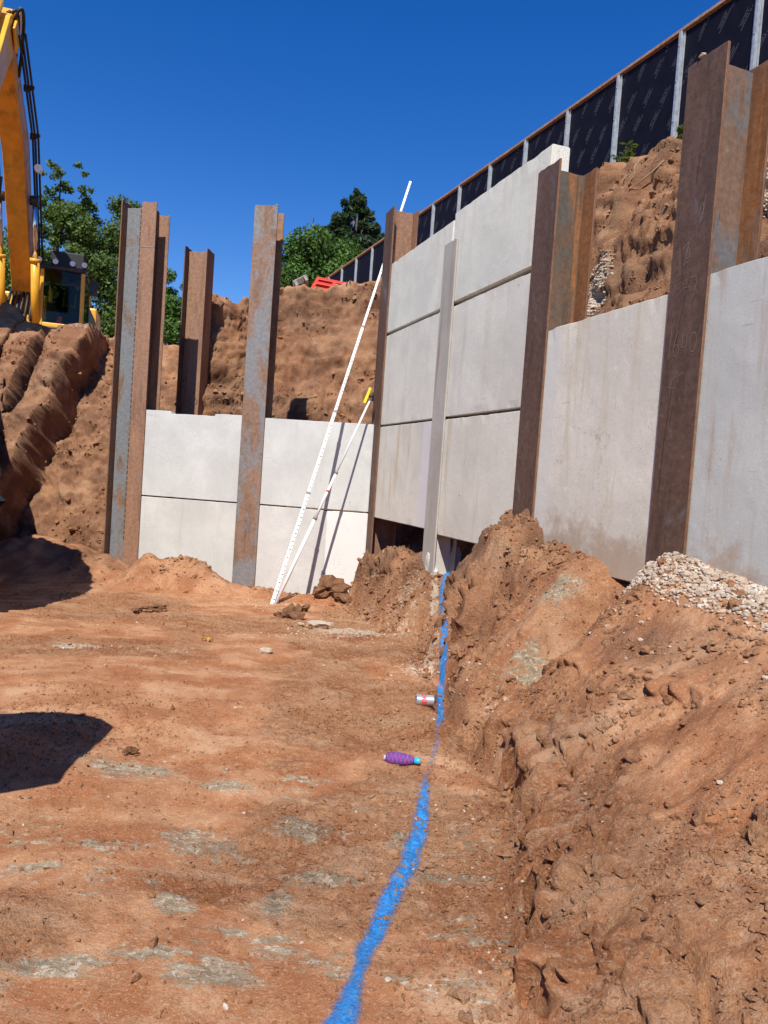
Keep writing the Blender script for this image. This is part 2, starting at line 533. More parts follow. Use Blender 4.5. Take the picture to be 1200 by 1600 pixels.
def floor_fields(X, Y):
    rx, ry = X - C[0], Y - C[1]
    s = rx * RD[0] + ry * RD[1]; t = rx * RN[0] + ry * RN[1]
    fs = rx * FD[0] + ry * FD[1]; ft = rx * FN[0] + ry * FN[1]
    wob = .10 * fbm(X * 2.1, Y * 2.1, 0, 3, 5)
    crest = np.interp(s, S_K, CREST); wid = np.interp(s, S_K, WID)
    tt = t + wob * np.clip(t / .3, 0, 1) * .6
    q = np.clip(tt / wid, 0, 1.6)
    lin = np.clip(1 - q ** 1.15, 0, 1)
    steep = np.interp(q, [0, .3, .42, .55, .62, .85, 1.0, 1.3], [1, .86, .60, .42, .30, .16, 0, 0])
    k = sstep(4.3, 5.0, s)
    prof = lin * k + steep * (1 - k)
    face = np.interp(q, [0, .25, .7, 1.0], [1, .93, .22, 0])
    k2 = sstep(2.7, 2.85, s)
    prof = prof * k2 + face * (1 - k2)
    z = crest * prof
    z = np.where(s < -.4, 0, z)
    inb = np.clip(z / .12, 0, 1)                       # 1 on the banks
    # ragged clods on the banks
    rough = fbm(X * 3.2, Y * 3.2, z * 2.5, 6, 21, .6)
    rid = fbm(X * 5.5, Y * 5.5, z * 5, 5, 33, .62, True)
    mound = sstep(4.9, 4.4, s)
    z = z + inb * ((.014 + .060 * mound) * rough + (.006 + .016 * mound) * rid)
    # drag marks of the bucket on the smooth near bank
    cs, sn = math.cos(.95), math.sin(.95)
    a, b = s * cs + t * sn, -s * sn + t * cs
    drag = fbm(a * .9, b * 7.0, 0, 4, 61)
    lumpy = sstep(.10, .45, fbm(X * 1.1 + 3, Y * 1.1, 0, 3, 71))
    crumb = fbm(X * 14, Y * 14, z * 10, 4, 77, .6)
    band = sstep(.35, .05, np.abs(tt - wid + .22)) * sstep(5.2, 5.8, s)
    crumb2 = fbm(X * 31, Y * 31, z * 20, 3, 78, .6)
    cl = np.maximum(lumpy * .55, band)
    z = z + inb * k * (.018 * drag + cl * (.014 * crumb + .012 * crumb2))
    z = z + inb * (1 - k) * (.022 * crumb + .012 * crumb2)
    # gully running from the wall down between the mound and the near bank
    ax_, ay_, bx_, by_ = 1.47, 4.74, .52, 4.22
    L2 = (bx_ - ax_) ** 2 + (by_ - ay_) ** 2
    u_ = np.clip(((X - ax_) * (bx_ - ax_) + (Y - ay_) * (by_ - ay_)) / L2, 0, 1)
    px_, py_ = X - (ax_ + u_ * (bx_ - ax_)), Y - (ay_ + u_ * (by_ - ay_))
    side = (px_ * (by_ - ay_) - py_ * (bx_ - ax_)) / math.sqrt(L2)
    dd_ = np.hypot(px_, py_) + .03 * fbm(X * 7, Y * 7, 0, 3, 87)
    z = z - inb * .24 * np.interp(u_, [0, .15, .7, 1], [.35, 1, 1, .5]) * np.exp(-(dd_ / np.where(side > 0, .16, .24)) ** 2)
    # crevice at the foot of the near bank
    foot = tt - wid
    crev = np.exp(-((foot + .06 + .03 * fbm(s * 6, 0, 0, 3, 91)) / .022) ** 2) * sstep(4.9, 5.6, s) * sstep(-.35, .25, fbm(s * 3.0, 1.0, 0, 3, 95))
    crev2 = np.exp(-((foot + .17 + .06 * fbm(s * 4 + 8, 0, 0, 3, 92)) / .018) ** 2) * sstep(5.4, 6.2, s) * sstep(-.05, .3, fbm(s * 4.0, 5.0, 0, 3, 96))
    crev3 = np.exp(-((foot + .33 + .08 * fbm(s * 3 + 18, 0, 0, 3, 93)) / .018) ** 2) * sstep(6.2, 6.8, s) * sstep(.05, .35, fbm(s * 5.0, 9.0, 0, 3, 97))
    z = z - .26 * crev - .10 * crev2 - .08 * crev3
    step = sstep(.03, -.05, foot) * sstep(5.0, 5.6, s) * sstep(1.0, .9, q * 0 + .5)
    z = z + .07 * step * sstep(1.5, .8, q)
    # shallow ditch beside the painted line
    z = z - .10 * np.exp(-((foot - .02) / .07) ** 2) * sstep(4.0, 4.6, s) * sstep(6.3, 5.3, s)
    # notches in the mound
    for (s0, t0, rs, rt, dep) in ((3.05, .36, .07, .12, .30), (3.45, .45, .05, .14, .28), (3.95, .62, .05, .12, .22), (2.72, .12, .1, .12, .16), (4.08, .06, .05, .07, .18)):
        z = z - dep * np.exp(-((s - s0) / rs) ** 2 - ((t - t0) / rt) ** 2)
    # heaps against the far wall
    for (x0, y0, rx_, ry_, h) in ((-2.55, 9.42, .42, .28, .36), (-2.95, 9.55, .22, .2, .22), (-2.1, 9.3, .35, .25, .16), (-1.4, 9.35, .4, .22, .06), (-3.6, 9.75, .35, .3, .22),
                                  (-.62, 9.2, .16, .16, .16), (-.30, 9.15, .16, .14, .10), (-.95, 9.05, .2, .2, .07), (.02, 8.3, .2, .3, .06), (-4.6, 10.3, 1.0, .7, .45),
                                  (-1.7, 3.35, .35, .30, .05), (-.1, 6.75, .6, .4, .05)):
        z = z + h * np.exp(-((X - x0) / rx_) ** 2 - ((Y - y0) / ry_) ** 2) * (1 + .22 * fbm(X * 3.5, Y * 3.5, 0, 3, 41))
    z = z - .2 * np.clip((Y - 4.6) / 4.1, 0, 1) * np.clip(1 - inb, 0, 1)
    near_wall = np.exp(-(ft / .5) ** 2)
    z = z + near_wall * (.03 * fbm(X * 6, Y * 6, 0, 4, 43))
    # the trodden floor
    flat = 1 - inb
    z = z + flat * (.035 * fbm(X * .6, Y * .6, 0, 3, 51) + .010 * fbm(X * 4, Y * 4, 0, 4, 52))
    loose = sstep(.0, .4, fbm(X * .8 + 7, Y * 1.1 + 2, 0, 3, 53) + .35 * sstep(.9, .2, np.abs(foot - .35)) + .3 * np.exp(-((X + 1.6) / .5) ** 2 - ((Y - 3.9) / .5) ** 2))
    z = z + flat * loose * .011 * fbm(X * 24, Y * 24, 0, 4, 55, .62)
    z = z + flat * (1 - loose) * .004 * fbm(X * 30, Y * 9, 0, 3, 56)
    # soil kinds
    compact = np.clip(flat * (1 - loose) * 1.1 + inb * k * (1 - cl) * .95, 0, 1)
    grey = np.zeros_like(X)
    for (x0, y0, a_, b_) in ((-.35, 1.95, .15, .07), (-.22, 2.92, .17, .10), (-.60, 2.75, .16, .12), (.30, 2.60, .15, .055), (-.76, 1.93, .13, .05), (-.36, 2.16, .07, .05), (-.22, 2.1, .08, .06),
                             (-.56, 2.30, .07, .07), (.16, 2.9, .06, .08), (-.13, 2.55, .14, .06), (-1.05, 3.35, .25, .10), (-.62, 3.25, .12, .06), (.36, 2.2, .05, .05), (-.55, 2.02, .12, .04), (-.28, 3.4, .12, .05),
                             (-.9, 2.6, .1, .06), (-.25, 2.35, .05, .1), (.95, 4.55, .14, .1), (1.18, 4.9, .12, .1)):
        grey = np.maximum(grey, np.exp(-(((X - x0) / (a_ * 1.25)) ** 2 + ((Y - y0) / (b_ * 1.25)) ** 2)) * .80)
    grey = np.maximum(grey, .42 * sstep(.2, .6, fbm(X * 2.4 + 4, Y * 5 + 1, 0, 3, 58)) * flat * sstep(4.5, 3, Y))
    white = np.zeros_like(X)
    for (x0, y0, a_, b_, w) in ((-2.15, 5.55, .28, .12, .95), (-1.55, 5.6, .3, .1, .55), (-.15, 6.85, .75, .45, .75), (.35, 5.6, .25, .5, .7), (.25, 6.9, .25, .4, .6), (-.75, 8.6, .6, .5, .35), (-1.25, 8.7, .5, .3, .4),
                                (.3, 7.35, .3, .25, .6), (-.75, 4.3, .1, .12, .55), (-.1, 8.5, .4, .3, .5), (.52, 6.95, .08, .3, .8), (1.85, 4.0, .35, .35, .6), (.75, 4.35, .22, .35, .55), (.7, 3.6, .12, .6, .4)):
        white = np.maximum(white, w * np.exp(-(((X - x0) / a_) ** 2 + ((Y - y0) / b_) ** 2)))
    dn = sstep(-.2, .35, fbm(X * 1.6, Y * 1.6, z, 3, 66))
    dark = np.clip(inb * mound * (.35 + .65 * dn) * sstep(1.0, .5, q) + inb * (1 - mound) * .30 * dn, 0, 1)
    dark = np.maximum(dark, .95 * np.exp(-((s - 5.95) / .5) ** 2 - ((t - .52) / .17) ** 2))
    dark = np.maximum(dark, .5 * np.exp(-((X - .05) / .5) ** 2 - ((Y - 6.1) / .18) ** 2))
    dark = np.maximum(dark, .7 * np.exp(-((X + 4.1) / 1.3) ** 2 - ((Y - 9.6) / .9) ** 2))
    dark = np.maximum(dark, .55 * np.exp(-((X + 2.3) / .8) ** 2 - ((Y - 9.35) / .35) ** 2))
    return z, dict(compact=compact, grey=grey, white=white, dark=dark), s, t, ft


def floor_z(x, y):
    z, *_ = floor_fields(np.array([[float(x)]]), np.array([[float(y)]]))
    return float(z[0, 0])


def axis(parts):
    out = []
    for a, b, d in parts:
        n = max(1, int(round((b - a) / d)))
        out += list(np.linspace(a, b, n, endpoint=False))
    return np.array(out + [parts[-1][1]])


gx = axis([(-12, -6, .4), (-6, -3.6, .05), (-3.6, -1.6, .024), (-1.6, 2.2, .0125), (2.2, 5, .1)])
gy = axis([(-6, 1.2, .4), (1.2, 4.2, .012), (4.2, 7.0, .018), (7.0, 10.4, .026), (10.4, 12.4, .1)])
GX, GY = np.meshgrid(gx, gy)
GZ, ATT, GS, GT, GFT = floor_fields(GX, GY)
_w = np.interp(GS, S_K, WID)
_foot = GT + .10 * fbm(GX * 2.1, GY * 2.1, 0, 3, 5) * np.clip(GT / .3, 0, 1) * .6 - _w
LIP = np.zeros_like(GX)
_jag = 1 + .8 * fbm(GX * 16, GY * 16, GZ * 16, 3, 181, .6)
for o_, sd_, a_ in ((.09, 91, .055), (.26, 92, .025), (.45, 93, .02)):
    c_ = _foot + o_ + .05 * fbm(GX * 9, GY * 9, 0, 3, 183)
    LIP += a_ * sstep(.03, -.01, c_) * sstep(-.14, -.02, c_) * sstep(4.9 + o_ * 3, 5.5 + o_ * 3, GS) * sstep(-.6 if o_ < .1 else -.1, .3, fbm(GS * 5 + sd_, GT * 3, 0, 3, sd_))
nx, ny = len(gx), len(gy)
for t0_, s0_, s1_, a_, sd_ in ((.34, 3.1, 3.5, .06, 191), (.46, 3.4, 4.0, .08, 192), (.60, 3.8, 4.6, .08, 193), (.16, .3, 1.9, .05, 195), (.62, 4.9, 5.6, .05, 196), (.8, 5.6, 6.6, .05, 197)):
    c_ = GT - t0_ - .07 * fbm(GS * 4 + sd_, 0, 0, 3, sd_)
    LIP += a_ * sstep(.025, -.015, c_) * sstep(-.20, -.02, c_) * sstep(s0_ - .08, s0_ + .05, GS) * sstep(s1_ + .08, s1_ - .05, GS) * sstep(-.4, .2, fbm(GS * 6 + sd_, GT * 4, 0, 3, sd_))
LIP = LIP * np.clip(_jag, .35, 1.4)
V = np.stack([GX + RN[0] * LIP, GY + RN[1] * LIP, GZ + LIP * .35], -1).reshape(-1, 3)
ii = (np.arange(ny - 1)[:, None] * nx + np.arange(nx - 1)[None, :])
F = np.stack([ii, ii + 1, ii + 1 + nx, ii + nx], -1).reshape(-1, 4)
keepv = ((GT > -1.3) & ((GFT > -1.3) | (GX < -3.7))).reshape(-1)
F = F[keepv[F].all(1)]
used = np.zeros(len(V), bool); used[F.ravel()] = True
remap = np.cumsum(used) - 1
me = np_mesh('pit_floor', V[used], remap[F])
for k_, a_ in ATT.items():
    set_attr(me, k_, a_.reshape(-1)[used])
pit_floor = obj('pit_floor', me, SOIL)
tag(pit_floor, 'trodden red brown soil floor of the excavation', None, None, 'structure')

# ================================================================ SIDES OF THE EXCAVATION (closed loft)
ring = [  # foot xyz, crest xyz, spacing
    ((-11, -5, -.1), (-13.5, -6, 3.2), .5), ((-11, 3.6, -.1), (-13, 5.2, 3.3), .5), ((-8, 5.2, -.1), (-8.2, 6.8, 3.3), .2), ((-3.7, 5.7, -.1), (-3.85, 6.1, 2.2), .06),
    ((-3.40, 6.35, -.1), (-3.58, 6.5, 2.2), .06), ((-4.12, 7.9, -.1), (-4.28, 8.0, 2.5), .06), ((-6.9, 9.2, -.1), (-8.4, 9.6, 3.2), .06), ((-7.0, 10.4, -.1), (-8.0, 12.9, 3.5), .018), ((-5.6, 10.9, -.1), (-6.3, 13.4, 3.52), .018),  # opens with an unseen spur, shaped to cast the left floor shadow
    ((-4.5, 10.7, -.1), (-4.95, 12.8, 3.25), .02), ((-3.6, 10.5, -.1), (-3.8, 12.9, 3.2), .03), ((-2.98, 10.5, -.1), (-3.25, 12.7, 3.25), .03), ((-2.75, 10.45, -.1), (-2.95, 11.9, 3.85), .026),
    ((-2.2, 10.4, -.1), (-2.45, 12.2, 4.05), .026), ((-1.7, 10.4, -.1), (-1.9, 12.9, 4.36), .026), ((-.5, 10.3, -.1), (-.4, 13.0, 4.62), .03), ((.5, 9.95, .3), (1.2, 13.0, 5.3), .05)]
for s_, zc, dd in ((1.0, 5.7, .026), (3.0, 5.8, .026), (5.0, 5.88, .05), (7.0, 5.85, .1), (10.0, 5.6, .3)):
    ring.append((rw(s_, -.62, .35), rw(s_, -3.35, zc), dd))
ring += [((4.6, -2.2, -.1), (8.5, -2.5, 5.2), .5), ((2.5, -6, -.1), (4, -9, 4.0), .5), ((-6, -6.5, -.1), (-6.5, -9.5, 3.4), .5)]
rf = np.array([r[0] for r in ring], float); rc = np.array([r[1] for r in ring], float)
par = [0.0]; us = []
n_ring = len(ring)
for i in range(n_ring):
    j = (i + 1) % n_ring
    L = max(np.linalg.norm(rc[j] - rc[i]), np.linalg.norm(rf[j] - rf[i]))
    m_ = max(2, int(L / ring[i][2]))
    us += list(i + np.arange(m_) / m_)
us = np.array(us)


def ring_at(arr, u):
    i = np.floor(u).astype(int); f = (u - i)[:, None]
    p0, p1, p2, p3 = (arr[(i + k) % n_ring] for k in (-1, 0, 1, 2))
    cat = .5 * ((2 * p1) + (-p0 + p2) * f + (2 * p0 - 5 * p1 + 4 * p2 - p3) * f ** 2 + (-p0 + 3 * p1 - 3 * p2 + p3) * f ** 3)
    lin = p1 * (1 - f) + p2 * f
    return .35 * cat + .65 * lin


UF, UC = ring_at(rf, us), ring_at(rc, us)
nv = 130
vs = np.linspace(0, 1, nv)
B = UF[None] + (UC - UF)[None] * vs[:, None, None]
B[..., 2] = UF[None, :, 2] + (UC - UF)[None, :, 2] * (vs[:, None] ** .94)
dirh = (UC - UF); dirh[:, 2] = 0; dirh /= np.linalg.norm(dirh, axis=1)[:, None]
slope = UC - UF; slope /= np.linalg.norm(slope, axis=1)[:, None]
tang = np.roll(UF + UC, -1, 0) - np.roll(UF + UC, 1, 0); tang[:, 2] = 0; tang /= np.linalg.norm(tang, axis=1)[:, None] + 1e-9
nrmv = np.cross(slope, tang); sgn = np.sign((nrmv * dirh).sum(1))[:, None]; nrmv = -nrmv * sgn   # towards the pit
nrmv = nrmv[None] + np.zeros_like(B)
bx, by, bz = B[..., 0], B[..., 1], B[..., 2]
disp = .16 * fbm(bx * .9, by * .9, bz * .9, 3, 101) + .060 * fbm(bx * 2.6, by * 2.6, bz * 2.6, 6, 111, .62) + .022 * fbm(bx * 3.5, by * 3.5, bz * 5, 5, 121, .66, True) + .07 * fbm(bx * .7, by * .7, bz * 4.2, 4, 123, .6) * sstep(-3.6, -3.0, bx)
disp = disp + .022 * fbm(bx * 9, by * 9, bz * 9, 3, 171, .65) + .018 * fbm(bx * 6, by * 6, bz * 6, 4, 172, .62, True)
# oblique ledges left by the bucket on the left side
wv = .97 * bx - .24 * bz
ph = (wv + 5.25) / .74
ph = ph + .07 * fbm(bx * .9, by * .9, bz * .9, 2, 161) + .035 * fbm(bx * 6, by * 6, bz * 6, 3, 162)
fr_ = ph - np.floor(ph)
ledge = np.where(ph < 0, np.minimum(np.clip((fr_ - .36) / .16, 0, 1) * (.92 + .1 * fr_), (1 - fr_) / .06), 0)
lm = sstep(-2.9, -3.4, bx) * sstep(9.2, 10.2, by)
disp = disp * (1 - .25 * lm * (ph < 0)) + lm * .90 * (ledge - .12 * (ph < 0)) * sstep(0, .10, vs)[:, None] * sstep(1.0, .90, vs)[:, None]
fade = np.interp(vs, [0, .05, 1], [.3, 1, 1])[:, None]
B = B + nrmv * (disp * fade)[..., None]
lean = lm * sstep(.74, .93, fr_) * sstep(1.0, .94, fr_) * (ph < 0) * sstep(0, .1, vs)[:, None] * sstep(1.0, .85, vs)[:, None]
B[..., 0] += .12 * lean
B[..., 2] -= .03 * lean
B[..., 2] += (.10 * fbm(bx * 2.2, by * 2.2, 0, 4, 131)) * sstep(.82, 1.0, vs)[:, None]
# plateau rows running outwards from the crest
top = B[-1]
rows = [B]
for dist, dz in ((.12, .01), (.3, .0), (.6, -.05), (1.2, -.2), (2.5, -.32), (6, -.35), (20, -.35), (80, -.35), (400, -.35)):
    r_ = top + dirh * dist
    r_[:, 2] = top[:, 2] + dz + (.05 * fbm(r_[:, 0] * 3, r_[:, 1] * 3, 0, 4, 141) if dist < 3 else 0)
    if dist >= 6:
        r_[:, 2] = np.where(top[:, 2] > 4.5, r_[:, 2] + (.25 if dist < 30 else 0), r_[:, 2])
    rows.append(r_[None])
B = np.concatenate(rows, 0)
nr, nu = B.shape[:2]
ii = np.arange(nr - 1)[:, None] * nu + np.arange(nu)[None, :]
jj = np.arange(nr - 1)[:, None] * nu + (np.arange(nu)[None, :] + 1) % nu
F = np.stack([ii, jj, jj + nu, ii + nu], -1).reshape(-1, 4)
V = B.reshape(-1, 3)
me = np_mesh('excavation_bank', V, F)
x_, y_, z_ = V.T
vfull = np.repeat(np.concatenate([vs, np.ones(nr - nv)]), nu)
dark = (.62 + .38 * sstep(-.2, .4, fbm(x_ * .9, y_ * .9, z_ * .9, 4, 151))) * (y_ > 0) * sstep(1.0, .97, vfull)
rxx, ryy = x_ - C[0], y_ - C[1]
bs = rxx * RD[0] + ryy * RD[1]; bt = rxx * RN[0] + ryy * RN[1]
dark = np.maximum(dark, .95 * np.exp(-((bs - 1.95) / .6) ** 2 - ((z_ - 3.8) / .6) ** 2) * (bt < -.3))
dark = np.maximum(dark, .6 * np.exp(-((z_ - 5.5) / .25) ** 2) * (bt < -.3))
dark = np.maximum(dark, .85 * (x_ < -3.2) * sstep(3.3, 2.6, z_) * (y_ > 8))  # left bank below the crest: brown soil with shade painted in, top kept lighter
white = np.zeros(len(V))
white = np.maximum(white, .55 * np.exp(-((z_ - 3.35) / .16) ** 2) * (x_ < -2.8) * (y_ > 9) * sstep(-5.6, -4.8, x_))
white = np.maximum(white, .95 * np.exp(-((bs - 1.02) / .24) ** 2 - ((z_ - 3.75) / .5) ** 2) * (bt < -.3))
white = np.maximum(white, .9 * np.exp(-((bs - 3.1) / .4) ** 2 - ((z_ - 4.5) / .8) ** 2) * (bt < -.3))
white = np.maximum(white, .45 * sstep(5.4, 5.8, z_) * (x_ > 0))
white = np.maximum(white, .42 * np.exp(-((x_ + .9) / 1.0) ** 2 - ((z_ - 3.55) / .22) ** 2) * (y_ > 10))
set_attr(me, 'dark', dark); set_attr(me, 'white', white); set_attr(me, 'grey', np.zeros(len(V)))
set_attr(me, 'compact', .6 * (x_ < -3.2) * (y_ > 9) * (wv.max() > 0) * sstep(.05, .2, vfull))
bank = obj('excavation_bank', me, SOIL)
tag(bank, 'steep cut red brown soil sides of the excavation', None, None, 'structure')

# ================================================================ STEEL PILES
ST_DARK = mat_steel('rusty_steel_dark', (.135, .078, .052), .10, .18, .25, 0)
ST_FAR = mat_steel('rusty_steel_bluegrey', (.25, .150, .098), .55, .15, .12, 3, (.185, .185, .18))
ST_WEBG = mat_steel('steel_web_green_grey', (.14, .09, .058), .45, .65, .12, 5, (.095, .090, .072))
ST_RUST = mat_steel('steel_orange_rust', (.26, .115, .05), .08, .55, .1, 7)
ST_TAN = mat_steel('steel_tan_rust', (.30, .165, .098), .06, .2, .25, 9)
ST_EDGE = mat_steel('steel_rusty_edge', (.22, .11, .06), .1, .4, .1, 12)
ST_BLUE = mat_steel('steel_web_blue_grey', (.19, .12, .08), .42, .5, .35, 15, (.115, .13, .14))
ST_GREY = mat_steel('steel_web_grey', (.20, .125, .075), .80, .30, .15, 18, (.165, .17, .17))
ST_CEM = mat_concrete('cement_smeared_steel', (.47, .43, .37), (.22, .15, .10), .75, dark=.9, seed=3)
MORTAR = mat_concrete('spilt_concrete', (.62, .57, .50), (.4, .28, .18), .4)


def slab(x0, x1, y0, y1, z0, z1, ragged=.004, cell=.25, seed=0):
    """a steel plate with a slightly uneven flame-cut end"""
    bm = bmesh.new()
    bmesh.ops.create_cube(bm, size=1)
    bmesh.ops.scale(bm, vec=(x1 - x0, y1 - y0, z1 - z0), verts=bm.verts)
    bmesh.ops.translate(bm, vec=((x0 + x1) / 2, (y0 + y1) / 2, (z0 + z1) / 2), verts=bm.verts)
    bmesh.ops.bevel(bm, geom=list(bm.edges), offset=.0025, segments=1, affect='EDGES')
    long_x = (x1 - x0) > (y1 - y0)
    for k in range(1, 7):
        c = (x0 + (x1 - x0) * k / 7) if long_x else (y0 + (y1 - y0) * k / 7)
        bmesh.ops.bisect_plane(bm, geom=bm.verts[:] + bm.edges[:] + bm.faces[:], plane_co=(c, 0, 0) if long_x else (0, c, 0), plane_no=(1, 0, 0) if long_x else (0, 1, 0))
    rnd = random.Random(seed)
    jit = [rnd.uniform(-1, 1) for _ in range(9)]
    for v in bm.verts:
        if v.co.z > z1 - .01:
            f = ((v.co.x - x0) / (x1 - x0) if long_x else (v.co.y - y0) / (y1 - y0)) * 7
            v.co.z += jit[int(round(f))] * ragged
    me = bpy.data.meshes.new('plate')
    bm.to_mesh(me); bm.free()
    return me


def edged(me, mat, edge, ax):
    me.materials.append(mat); me.materials.append(edge)
    for p in me.polygons:
        p.material_index = 1 if (abs(p.normal[ax]) > .6 or p.normal[2] > .6) else 0
    return me


def pile(label, loc, rz, ztop, mats, w=.305, dep=.32, group=None, zbot=-.6, web_drop=.0, back_drop=0.0, edge=None):
    edge = edge or ST_EDGE
    o = empty('steel_pile', (loc[0], loc[1], 0), rz)
    tag(o, label, 'steel pile', group or 'steel piles of the retaining wall')
    k = random.randint(0, 999)
    obj('front_flange', edged(slab(-w / 2, w / 2, 0, .018, zbot, ztop, .006, seed=k), mats[0], edge, 0), None, o)
    obj('web', slab(-.006, .006, .0185, dep - .0165, zbot, ztop - web_drop, .006, seed=k + 1), mats[1], o)
    obj('back_flange', edged(slab(-w / 2, w / 2, dep - .016, dep, zbot, ztop - back_drop, .006, seed=k + 2), mats[2], edge, 0), None, o)
    # weld fillets, where the web meets the flanges
    return o


RZ_R = math.atan2(RD[1], RD[0])
RZ_F = math.atan2(-FD[1], -FD[0])
GP = 'steel piles of the retaining wall'
pile_corner = pile('tall rusty steel pile where the two concrete walls meet', C, RZ_R, 4.60, (ST_DARK, ST_TAN, ST_TAN))
pC = pile('short grey cement smeared post in the middle of the stacked panel wall', rw(1.95, 0), RZ_R, 3.70, (ST_CEM, ST_CEM, ST_CEM), .30, .24, edge=ST_CEM)
pD = pile('rusty pile with an orange streaked web, second from the right edge', rw(3.75, 0), RZ_R, 3.80, (ST_DARK, ST_WEBG, ST_RUST), .31, .34, web_drop=.02)
pE = pile('large dark rusty pile with chalk numbers at the right of the photo', rw(5.41, 0), RZ_R, 3.83, (ST_DARK, ST_BLUE, ST_RUST), .31, .34, web_drop=.03)
pM = pile('blue grey and rust pile standing between the two far panel bays', fw(1.56, 0), RZ_F, 4.62, (ST_FAR, ST_DARK, ST_TAN), .30, .30)
for p_, w_ in ((pD, .31), (pE, .31)):
    for sx in (-1, 1):
        pass

# left corner pile: an H for the far wall and a half H welded on for the return
pL = empty('steel_pile', (*fw(3.10, 0)[:2], 0), RZ_F)
tag(pL, 'wide double steel pile with a second section welded on, leftmost of all', 'steel pile', GP)
obj('front_flange', slab(-.10, .10, 0, .016, -.6, 4.63, .008, seed=1), ST_TAN, pL)
obj('web', slab(-.006, .006, .0165, .284, -.6, 4.60, .006, seed=2), ST_DARK, pL)
obj('back_flange', slab(-.15, .15, .284, .30, -.6, 4.56, .006, seed=3), ST_TAN, pL)
obj('return_web', slab(-.318, -.1005, .05, .064, -.6, 4.57, .004, seed=4), ST_GREY, pL)
rfl = obj('return_flange', slab(-.334, -.3185, -.09, .21, -.6, 4.62, .006, seed=5), ST_EDGE, pL)
mb = MB()
for i in range(60):
    z = .3 + i * .071
    mb.box(-.112, -.1007, -.004, .006, z, z + .05)
mb.build('weld_bead', ST_DARK, pL)
obj('chalk_mark', MB().box(-.098, .098, -.0035, -.0005, 4.06, 4.075).mesh('chalk_mark'), CHALK, pL)

# pile behind the far wall, turned a quarter
pB = empty('steel_pile', (-2.93, 11.3, 0), RZ_F + .02)
tag(pB, 'tan rusty pile standing alone behind the far panels, its web facing the camera', 'steel pile', GP)
obj('flange', slab(-.17, -.155, -.15, .15, -.3, 4.46, .012, seed=11), ST_DARK, pB)
obj('web', slab(-.1545, .1545, -.006, .006, -.3, 4.42, .005, seed=12), ST_TAN, pB)
obj('flange', slab(.155, .17, -.15, .15, -.3, 4.44, .006, seed=13), ST_TAN, pB)

# ================================================================ CONCRETE PANELS
def panel(label, kind, s0, s1, z0, z1, mat, y0=.0225, th=.15, group=None, notch=None, tilt=0.0, zj=.004):
    """local x runs left to right as seen from the pit, y into the soil"""
    w, h = abs(s1 - s0), z1 - z0
    if kind == 'R':
        base = rw(min(s0, s1), 0); rz = RZ_R
    else:
        base = fw(max(s0, s1), 0); rz = RZ_F
    bm = bmesh.new()
    bmesh.ops.create_cube(bm, size=1)
    bmesh.ops.scale(bm, vec=(w, th, h), verts=bm.verts)
    bmesh.ops.translate(bm, vec=(w / 2, y0 + th / 2, h / 2), verts=bm.verts)
    bmesh.ops.bevel(bm, geom=list(bm.edges), offset=.007, segments=2, affect='EDGES')
    cuts = [.012 + k * .055 for k in range(int(w / .055))]
    if notch: cuts += [notch[0], notch[0] + .01, notch[1], notch[1] - .01]
    for x in cuts:
        bmesh.ops.bisect_plane(bm, geom=bm.verts[:] + bm.edges[:] + bm.faces[:], plane_co=(x, 0, 0), plane_no=(1, 0, 0))
    for k in range(1, int(h / .07)):
        bmesh.ops.bisect_plane(bm, geom=bm.verts[:] + bm.edges[:] + bm.faces[:], plane_co=(0, 0, k * .07), plane_no=(0, 0, 1))
    P = np.array([v.co[:] for v in bm.verts])
    sd_ = random.randint(0, 500)
    edge = np.clip(1 - np.minimum(np.minimum(P[:, 2], h - P[:, 2]), np.minimum(P[:, 0], w - P[:, 0])) / .02, 0, 1)
    n1 = fbm(P[:, 0] * 9 + sd_, P[:, 1] * 9, P[:, 2] * 9, 3, sd_)
    chip = np.clip(fbm(P[:, 0] * 6, P[:, 1] * 6 + sd_, P[:, 2] * 6, 3, sd_ + 9) - .35, 0, 1)
    dy = .0010 * n1 + .002 * edge * n1 + .012 * edge * chip
    dz = edge * (zj * .5 * n1 + .012 * chip)
    for v, a, b in zip(bm.verts, dy, dz):
        if v.co.y < y0 + th / 2: v.co.y += abs(a) if a > 0 else a * .4
        if v.co.z > h - .02:
            v.co.z -= abs(b)
            if notch and notch[0] + .005 < v.co.x < notch[1] - .005: v.co.z -= notch[2]
        elif v.co.z < .02: v.co.z += abs(b) * .6
    me = bpy.data.meshes.new('concrete_panel')
    bm.to_mesh(me); bm.free()
    for p in me.polygons: p.use_smooth = False
    o = obj('concrete_panel', me, mat, None, (base[0], base[1], z0), rz)
    tag(o, label, 'concrete panel', group or 'precast concrete wall panels')
    return o


C_FAR1 = mat_concrete('concrete_far_pale', (.60, .60, .555), (.46, .45, .37), .25, dark=.35, seed=1)
C_FAR2 = mat_concrete('concrete_far_low', (.60, .595, .54), (.44, .37, .26), .4, dark=.35, seed=2)
C_FARW = mat_concrete('concrete_far_white', (.61, .60, .55), (.52, .46, .38), .2, strip=(1.02, 1.8, (.76, .73, .67)), dark=.3, seed=4)
C_R1 = mat_concrete('concrete_grey_top', (.76, .745, .645), (.56, .49, .36), .35, seed=5)
C_R2 = mat_concrete('concrete_grey_mid', (.74, .715, .61), (.54, .46, .31), .45, seed=6)
C_R3 = mat_concrete('concrete_stained_low', (.74, .71, .60), (.54, .41, .23), .8, strip=(1.52, 1.92, (.66, .64, .64)), seed=7)
C_R4 = mat_concrete('concrete_stained_beige', (.73, .70, .585), (.54, .44, .26), .75, seed=8)
C_DE = mat_concrete('concrete_tall_beige', (.77, .725, .60), (.56, .46, .27), .8, strip=(.10, .30, (.66, .65, .58)), mud=.42, seed=9)
